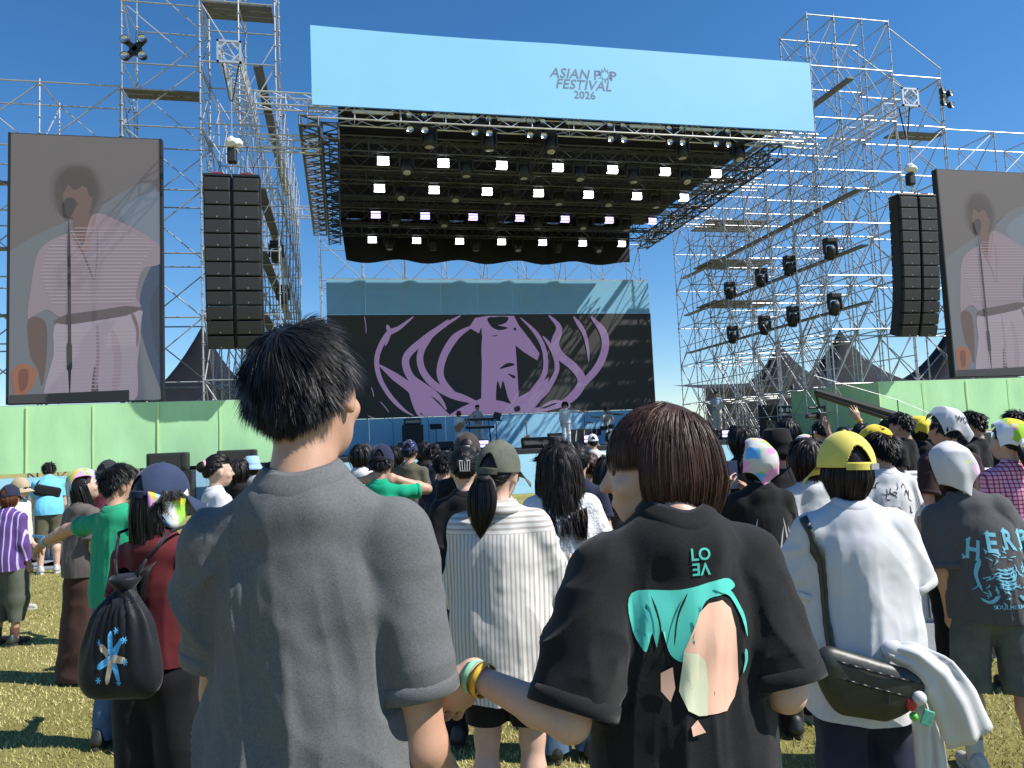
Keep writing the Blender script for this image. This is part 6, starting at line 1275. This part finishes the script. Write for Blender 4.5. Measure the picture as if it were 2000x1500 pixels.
def band_people():
    W2 = cloth('stage_white', (.74, .73, .69), .05); CR = cloth('stage_cream', (.66, .60, .48), .08); G = 'band on stage'
    p = at_d(1105, 820, 30.0); f = math.pi+math.radians(-8)
    P = person('singer in a white shirt and white trousers pointing out over the crowd', (p.x, p.y), 1.74, f, 'm', .014, SKIN, ('shirt', W2), ('jeans', 1.0, W2), (WHITE, SOLEW), G, L=((-.42, .10, 1.37), (-.66, .20, 1.34)), Rr=((.21, -.03, 1.12), (.20, .02, .88)), sleeve=1.5, hem=.53, ease=1.08, z=ZS); hair(P['head'], 'bob', HBLACK, 900, .012, 4, zend=-.06, vol=.035, fringe=.03)
    MB().box((-.034, .10, .0), (.055, .012, .030)).box((.034, .10, .0), (.055, .012, .030)).box((0, .10, .008), (.15, .008, .008)).build('sunglasses', mat('dark_lens', (.01, .01, .01), .1), P['head'])
    p = at_d(897, 838, 32.0)
    P = person('bass player in white with a brown hat and a sunburst bass', (p.x, p.y), 1.66, math.pi+.3, 'm', .014, SKIN, ('shirt', W2), ('wide', 1.0, W2), (WHITE, SOLEW), G, L=((-.24, .06, 1.20), (-.34, .26, 1.27)), Rr=((.22, .0, 1.12), (.10, .20, 1.00)), sleeve=1.4, hem=.55, z=ZS); hair(P['head'], 'bob', HDARK, 700, .012, 4, cap_on=True); bucket_hat(P['head'], cloth('hat_brown', (.10, .035, .02)))
    guitar((p.x-.02, p.y-.26, ZS+1.0), math.pi+.25, -.85, (.20, .06, .02), 'sunburst bass slung on the player in the brown hat', True)
    p = at_d(933, 815, 34.5); P = person('keyboard player with dark hair behind the stacked keyboards', (p.x, p.y), 1.72, math.pi+.2, 'm', .016, SKIN, ('shirt', cloth('stage_grey', (.42, .44, .48))), ('jeans', 1.0, W2), SN, G, L=((-.22, .08, 1.14), (-.2, .30, 1.02)), Rr=((.22, .08, 1.14), (.2, .30, 1.02)), z=ZS+.3); hair(P['head'], 'short', HBLACK, 600, .012, 4)
    p = at_d(1186, 815, 35.2); P = person('drummer in sunglasses seated behind the drum kit', (p.x, p.y), 1.70, math.pi, 'm', .016, SKIN, TEE(cloth('stage_pale', (.55, .54, .52))), ('jeans', 1.0, W2), SN, G, L=((-.26, .10, 1.16), (-.2, .34, 1.12)), Rr=((.26, .10, 1.16), (.2, .34, 1.12)), z=ZS-.02); hair(P['head'], 'bob', HBLACK, 600, .012, 4, zend=-.04, vol=.03)
    MB().box((-.034, .10, .0), (.055, .012, .030)).box((.034, .10, .0), (.055, .012, .030)).build('sunglasses', mat('dark_lens', (.01, .01, .01), .1), P['head'])
    p = at_d(1400, 800, 34.5); P = person('guitarist in a pale blue shirt and cream trousers by the black shelter', (p.x, p.y), 1.74, math.pi-.5, 'm', .014, SKIN, ('shirt', cloth('stage_blue', (.40, .48, .58))), ('wide', 1.0, CR), (WHITE, SOLEW), G, L=((-.26, .06, 1.18), (-.38, .26, 1.22)), Rr=((.23, .0, 1.12), (.10, .22, 1.04)), sleeve=1.3, z=ZS+.42); hair(P['head'], 'short', HBLACK, 700, .012, 4)
    guitar((p.x+.05, p.y-.26, ZS+.42+1.05), math.pi-.45, -1.2, (.62, .58, .46), 'cream electric guitar on the player in pale blue')
    r = empty('side_riser', (p.x, p.y, ZS), label='low black riser under the guitarist in pale blue', cat='riser'); MB().box((0, 0, .20), (2.4, 2.0, .40), bev=.01).build('riser_box', BLACK, r); MB().box((0, 0, .41), (2.38, 1.98, .018)).build('riser_top', mat('riser_carpet', (.03, .03, .032), .9), r)
band_people()
def wedge(px, D, w_, label, rz=0.0, z=ZS):
    p = at_d(px, 870, D); r = empty('monitor_wedge', (p.x, p.y, z), rz, label, 'monitor speaker', 'stage monitors'); h = .40
    V = [(-w_/2, -.05, 0), (w_/2, -.05, 0), (w_/2, .42, 0), (-w_/2, .42, 0), (-w_/2, -.12, .12), (w_/2, -.12, .12), (w_/2, .30, h), (-w_/2, .30, h), (w_/2, .44, h-.06), (-w_/2, .44, h-.06)]
    ob('cabinet', mesh_np('cabinet', V, [(0, 3, 2, 1), (0, 1, 5, 4), (4, 5, 6, 7), (7, 6, 8, 9), (9, 8, 2, 3), (0, 4, 7, 9, 3), (1, 2, 8, 6, 5)], False), BLACK, r)
    n = Vector((0, -.28, .42)).normalized(); MB().box((0, .09-.006, .26+.004), (w_-.06, .46, .012), Matrix.Rotation(math.atan2(.28, .42), 3, 'X')).build('grille', MATS['speaker_grille'], r); MB().box((w_*.25, -.13, .10), (.04, .02, .03)).build('badge', mat('badge', (.5, .5, .48), .3, .8), r)
def gear():
    wedge(802, 27.0, .85, 'black monitor wedge in front of the tall bass stack'); wedge(1048, 27.5, .95, 'wide black monitor wedge left of the singer\'s feet'); wedge(1392, 30.0, .8, 'black monitor wedge below the guitarist in pale blue'); wedge(1548, 29.0, .75, 'black monitor wedge before the flight cases', -.3); wedge(1075, 30.0, .7, 'small grey-topped monitor behind the wide wedge'); wedge(870, 29.5, .7, 'flat monitor wedge at the bass player\'s feet')
    p = at_d(806, 850, 34.0); r = empty('bass_stack', (p.x, p.y, ZS), label='tall black bass amplifier stack against the blue cloth', cat='amplifier'); MB().box((0, 0, .62), (.92, .5, 1.22), bev=.02).build('cabinet', BLACK, r); MB().box((0, -.256, .62), (.82, .012, 1.10)).build('grille', MATS['speaker_grille'], r); MB().box((0, 0, 1.38), (.74, .42, .28), bev=.02).build('amp_head', BLACK, r); MB().box((0, -.215, 1.38), (.64, .01, .12)).build('control_panel', mat('panel_grey', (.2, .2, .2), .4, .5), r)
    p = at_d(1086, 862, 33.0); r = empty('combo_amp', (p.x, p.y, ZS), label='small combo amplifier behind the singer', cat='amplifier'); MB().box((0, 0, .30), (.70, .32, .56), bev=.02).build('cabinet', BLACK, r); MB().box((0, -.165, .26), (.60, .01, .40)).build('grille', mat('grey_grille', (.16, .16, .15), .8), r)
    p = at_d(1133, 862, 33.5); r = empty('drum_riser_case', (p.x, p.y, ZS), label='black flight case with pale edges beside the drum kit', cat='flight case'); MB().box((0, 0, .36), (.95, .5, .70), bev=.015).build('case', BLACK, r)
    for x in (-.25, .12): MB().box((x, -.26, .42), (.05, .012, .50), Matrix.Rotation(.15, 3, 'Y')).build('strip', mat('pale_strip', (.6, .6, .58), .4), r)
    # keyboards
    p = at_d(938, 850, 33.3); r = empty('keyboard_stand', (p.x, p.y, ZS), label='two black keyboards on a tiered stand', cat='keyboard')
    for z, y_ in ((.98, 0), (1.34, .12)): k = MB().box((0, y_, z), (1.25, .34, .10), Matrix.Rotation(.12, 3, 'X'), .01).build('keyboard', BLACK, r); MB().box((0, y_-.05, z+.056), (1.1, .16, .012), Matrix.Rotation(.12, 3, 'X')).build('keys', mat('ivory', (.6, .6, .56), .4), k)
    for sx in (-.5, .5): MB().path([(sx, -.1, .0), (sx*.9, .1, .92), (sx*.85, .2, 1.28)], .022).path([(sx, .35, .0), (sx*.9, .1, .92)], .022).build('leg', mat('dark_plate', (.05, .05, .052), .4, .6), r)
    p = at_d(970, 850, 33.6); r = empty('laptop_stand', (p.x, p.y, ZS), label='tilted tablet on a thin stand beside the keyboards', cat='stand'); MB().tube((0, 0, 0), (0, 0, 1.2), .02).build('pole', BLACK, r); MB().box((0, 0, 1.25), (.5, .3, .03)).build('shelf', BLACK, r); MB().box((.08, .1, 1.45), (.34, .02, .34), Matrix.Rotation(.3, 3, 'Y')).build('screen', BLACK, r)
    p = at_d(852, 855, 31.5); r = empty('music_stand', (p.x, p.y, ZS), label='black music stand between the bass stack and bass player', cat='stand'); MB().tube((0, 0, .02), (0, 0, 1.0), .014).build('pole', BLACK, r); MB().box((0, 0, 1.05), (.50, .03, .34), Matrix.Rotation(-.9, 3, 'X')).build('desk', BLACK, r)
    for a in (0, 2.1, 4.2): MB().tube((0, 0, .2), (.25*math.cos(a), .25*math.sin(a), .01), .010).build('leg', BLACK, r)
    for px, D, lab in ((768, 31.0, 'microphone stand beside the bass stack'), (1143, 33.0, 'microphone stand beside the drums'), (838, 30.0, 'thin microphone stand left of the bass player')):
        p = at_d(px, 850, D); r = empty('microphone_stand', (p.x, p.y, ZS), label=lab, cat='microphone stand', group='microphone stands'); MB().tube((0, 0, .02), (0, 0, 1.25), .011).build('pole', BLACK, r); MB().tube((0, 0, 1.25), (-.25, -.1, 1.5), .009).build('boom', BLACK, r); MB().tube((-.25, -.1, 1.5), (-.33, -.13, 1.56), .022).build('microphone', BLACK, r); MB().lathe([(0, .03), (.13, .02), (.14, 0)], n=14).build('base', BLACK, r)
    p = at_d(1030, 850, 32.5); guitar((p.x, p.y, ZS+.34), math.pi, .05, (.55, .26, .06), 'amber electric guitar resting on a floor stand'); r = empty('guitar_stand', (p.x, p.y+.06, ZS), label='floor stand under the amber guitar', cat='stand'); MB().path([(-.15, -.1, 0), (0, .05, .5), (.15, -.1, 0)], .012).path([(-.12, -.08, .10), (.12, -.08, .10)], .012).build('frame', BLACK, r)
    # drums
    p = at_d(1188, 850, 34.2); r = empty('drum_kit', (p.x, p.y, ZS), label='drum kit with cream bass drum and dark cymbals', cat='drum kit'); rx = Matrix.Rotation(math.pi/2, 3, 'X'); cream = mat('drum_cream', (.55, .55, .42), .35); dk = mat('cymbal', (.10, .08, .05), .3, .8)
    MB().lathe([(.27, -.2), (.28, -.2), (.28, .2), (.27, .2)], (.18, 0, .29), 24, rx).build('bass_drum_shell', BLACK, r, smooth_=True); MB().lathe([(0, .205), (.27, .203)], (.18, 0, .29), 24, rx).build('bass_drum_head', cream, r)
    for x, y_, z, rr, h in ((-.18, .05, .72, .17, .2), (.20, .05, .78, .15, .18), (-.45, .25, .55, .2, .3)): MB().lathe([(0, h/2), (rr, h/2), (rr, -h/2), (0, -h/2)], (x, y_, z), 18).build('tom', BLACK, r, smooth_=False)
    for x, y_, z, rr in ((-.55, .0, 1.22, .26), (.55, .1, 1.32, .28), (-.75, .3, 1.0, .20), (.15, .3, 1.4, .22)): c = MB().lathe([(0, .03), (.05, .02), (rr, 0)], (x, y_, z), 20, Matrix.Rotation(.2, 3, 'X')).build('cymbal', dk, r, smooth_=True); MB().tube((x, y_, .0), (x, y_, z), .012).build('cymbal_stand', STEEL, r)
    # lit LED floor bars
    lil = mat('lit_floor_led', (.6, .5, .9), .3, emit=(.60, .50, .95), estr=1.2)
    for px, py, D, lab in ((714, 882, 25.5, 'beside the grey tee\'s neck'), (943, 868, 28.0, 'behind the olive cap'), (1152, 858, 28.5, 'right of the singer'), (1421, 848, 29.0, 'below the guitarist in pale blue'), (1600, 841, 27.0, 'above the yellow cap')):
        p = at_d(px, py, D); r = empty('floor_lamp', (p.x, p.y, p.z-.16), 0, f'lit lilac LED floor lamp {lab}', 'stage light', 'lilac floor lamps'); MB().box((0, .06, .17), (.46, .10, .34), bev=.01).build('housing', BLACK, r); MB().box((0, .0, .03), (.5, .2, .05)).tube((-.2, .06, -max(.02, p.z-.16-ZS)), (-.2, .06, .05), .02).tube((.2, .06, -max(.02, p.z-.16-ZS)), (.2, .06, .05), .02).build('bracket', BLACK, r)
        for z in (.09, .24): MB().box((0, .005, z), (.42, .012, .12)).build('led_face', lil, r)
    p = at_d(842, 884, 25.5); r = empty('towel_bundle', (p.x, p.y, ZS), label='small tan and white bundle on the stage edge by a wedge', cat='bundle')
    for k in range(4): MB().sphere((-.18+.12*k, .03*(k % 2), .09), .09, (1, .8, .9), 10, 6).build('roll', mat('tan_towel', (.55, .36, .2), .9) if k > 0 else WHITE, r, smooth_=True)
    # flight-case rack
    p = at_d(1522, 815, 32.5); r = empty('flight_case_rack', (p.x, p.y, ZS), label='stack of flight cases with silver edges at the stage side', cat='flight case'); ed = mat('case_edge', (.62, .63, .64), .35, .7)
    for k in range(3):
        z = .05+.44*k; c = MB().box((.12, 0, z+.20), (.70, .5, .41), bev=.01).build('case', BLACK, r)
        for sz in (.02, .39): MB().box((.12, -.255, z+sz), (.72, .02, .03)).build('edge', ed, c)
        for sx in (-.23, .47): MB().box((sx, -.255, z+.20), (.03, .02, .40)).build('edge', ed, c)
        for sx in (-.05, .27): MB().lathe([(0, .01), (.09, .008), (.10, 0)], (sx, -.256, z+.2), 14, Matrix.Rotation(math.pi/2, 3, 'X')).build('latch', ed, c)
    MB().box((-.55, 0, .7), (.55, .5, 1.38), bev=.015).build('tall_case', BLACK, r)
gear()
def fills():
    for px, lab in ((329, 'beside the navy-capped head'), (464, 'behind the updo woman'), (1896, 'below the cut-off screen')):
        p = at_y(px, 900, 22.3); r = empty('front_fill_speaker', (p.x, 22.3, 1.22), 0, f'black front-fill speaker on the sub stack {lab}', 'speaker', 'front-fill speakers'); MB().box((0, 0, .245), (1.02, .5, .49), bev=.04).build('cabinet', BLACK, r); MB().box((-.04, -.255, .245), (.78, .02, .40), bev=.01).build('grille', MATS['speaker_grille'], r); MB().box((.43, -.255, .25), (.10, .02, .32), bev=.01).build('handle', mat('dark_plate', (.05, .05, .052), .4, .6), r)
        s = empty('sub_stack', (p.x, 22.3, 0), 0, f'black subwoofer stack {lab}', 'speaker', 'subwoofer stacks')
        for k in range(2): b = MB().box((.05, 0, .305+.61*k), (1.2, .6, .60), bev=.02).build('subwoofer', BLACK, s); MB().box((.05, -.305, .305+.61*k), (1.06, .02, .5)).build('grille', MATS['speaker_grille'], b)
fills()
def crane():
    a, b = at_y(1592, 766, 20.0), at_y(1815, 836, 19.0); r = empty('camera_crane', (b.x, b.y, 0), 0, 'long black camera crane reaching over the crowd before the green wall', 'camera crane'); L = lambda v: Vector(v)-Vector((b.x, b.y, 0)); d = (b-a).normalized(); bm_ = mat('crane_black', (.012, .012, .013), .4)
    m = MB(); A, B = L(a), L(b)+d*1.6; up = Vector((0, 0, .09))
    m.tube(A+up*.5, B+up*1.2, .085, .12).tube(A-up*.5, B-up*1.5, .08, .11)
    m.build('boom', bm_, r)
    for k in range(9): t = k/8; q = A.lerp(B, t); MB().tube(q+up*(.3+.7*t), q-up*(.3+1.0*t), .03).build('spacer', bm_, r)
    MB().path([A+Vector((0, 0, .5)), A.lerp(B, .5)+Vector((0, 0, .55)), B+Vector((0, 0, .25))], .008).build('tension_wire', STEEL, r); MB().tube(A.lerp(B, .5), A.lerp(B, .5)+Vector((0, 0, .55)), .015).build('mast', bm_, r)
    h = MB().tube(A, A+Vector((.1, 0, -.42)), .035).tube(A+Vector((-.25, 0, -.46)), A+Vector((.3, 0, -.46)), .04).tube(A+Vector((.28, 0, -.46)), A+Vector((.28, 0, -.75)), .035).build('remote_head', bm_, r); MB().box(A+Vector((.05, -.05, -.72)), (.26, .42, .24), bev=.03).tube(A+Vector((-.1, -.1, -.72)), A+Vector((-.5, -.25, -.72)), .07).build('camera', bm_, r)
    for sx in (-.18, .18): MB().lathe([(0, .05), (.20, .05), (.20, -.05), (0, -.05)], B+Vector((sx, 0, -.2)), 18, Matrix.Rotation(math.pi/2, 3, 'Y')).build('counterweight', bm_, r)
    MB().tube((0, 0, 0.02), (0, 0, L(b).z-.1), .08).build('column', bm_, r)
    for q in (0.5, 2.6, 4.7): MB().tube((0, 0, .6), (.8*math.cos(q), .8*math.sin(q), .02), .03).build('leg', bm_, r)
    MB().box((.35, 0, L(b).z+.05), (.35, .25, .26), bev=.03).build('monitor', bm_, r)
crane()
def barrier(p, rz, label):
    r = empty('crowd_barrier', (p[0], p[1], 0), rz, label, 'barrier', 'crowd barriers'); m = mat('barrier_alu', (.50, .51, .52), .4, .6, var=.2, scale=6)
    MB().box((0, 0, .56), (1.0, .03, 1.06)).build('panel', mat('barrier_panel', (.36, .37, .38), .5, .5, var=.2, scale=9), r); MB().tube((-.5, 0, 1.12), (.5, 0, 1.12), .045, n=12).build('top_rail', m, r)
    for k in range(13): MB().box((-.48+.08*k, -.024, .56), (.025, .02, 1.0)).build('rib', m, r)
    MB().box((0, -.45, .015), (1.0, .9, .03)).build('foot_plate', m, r)
barrier(spot(1792, 6.0), -.3, 'grey ribbed crowd barrier between the ink-drawing jersey and the dark brown tee'); barrier(spot(1880, 6.6), -.3, 'grey ribbed crowd barrier hidden mostly by the dark brown tee')
for k, px in enumerate((60, 118, 176)): barrier(spot(px, 12.6-.25*k), -.23, f'grey crowd barrier before the skirt by the light blue tee, {ORD[k]} from the picture edge')
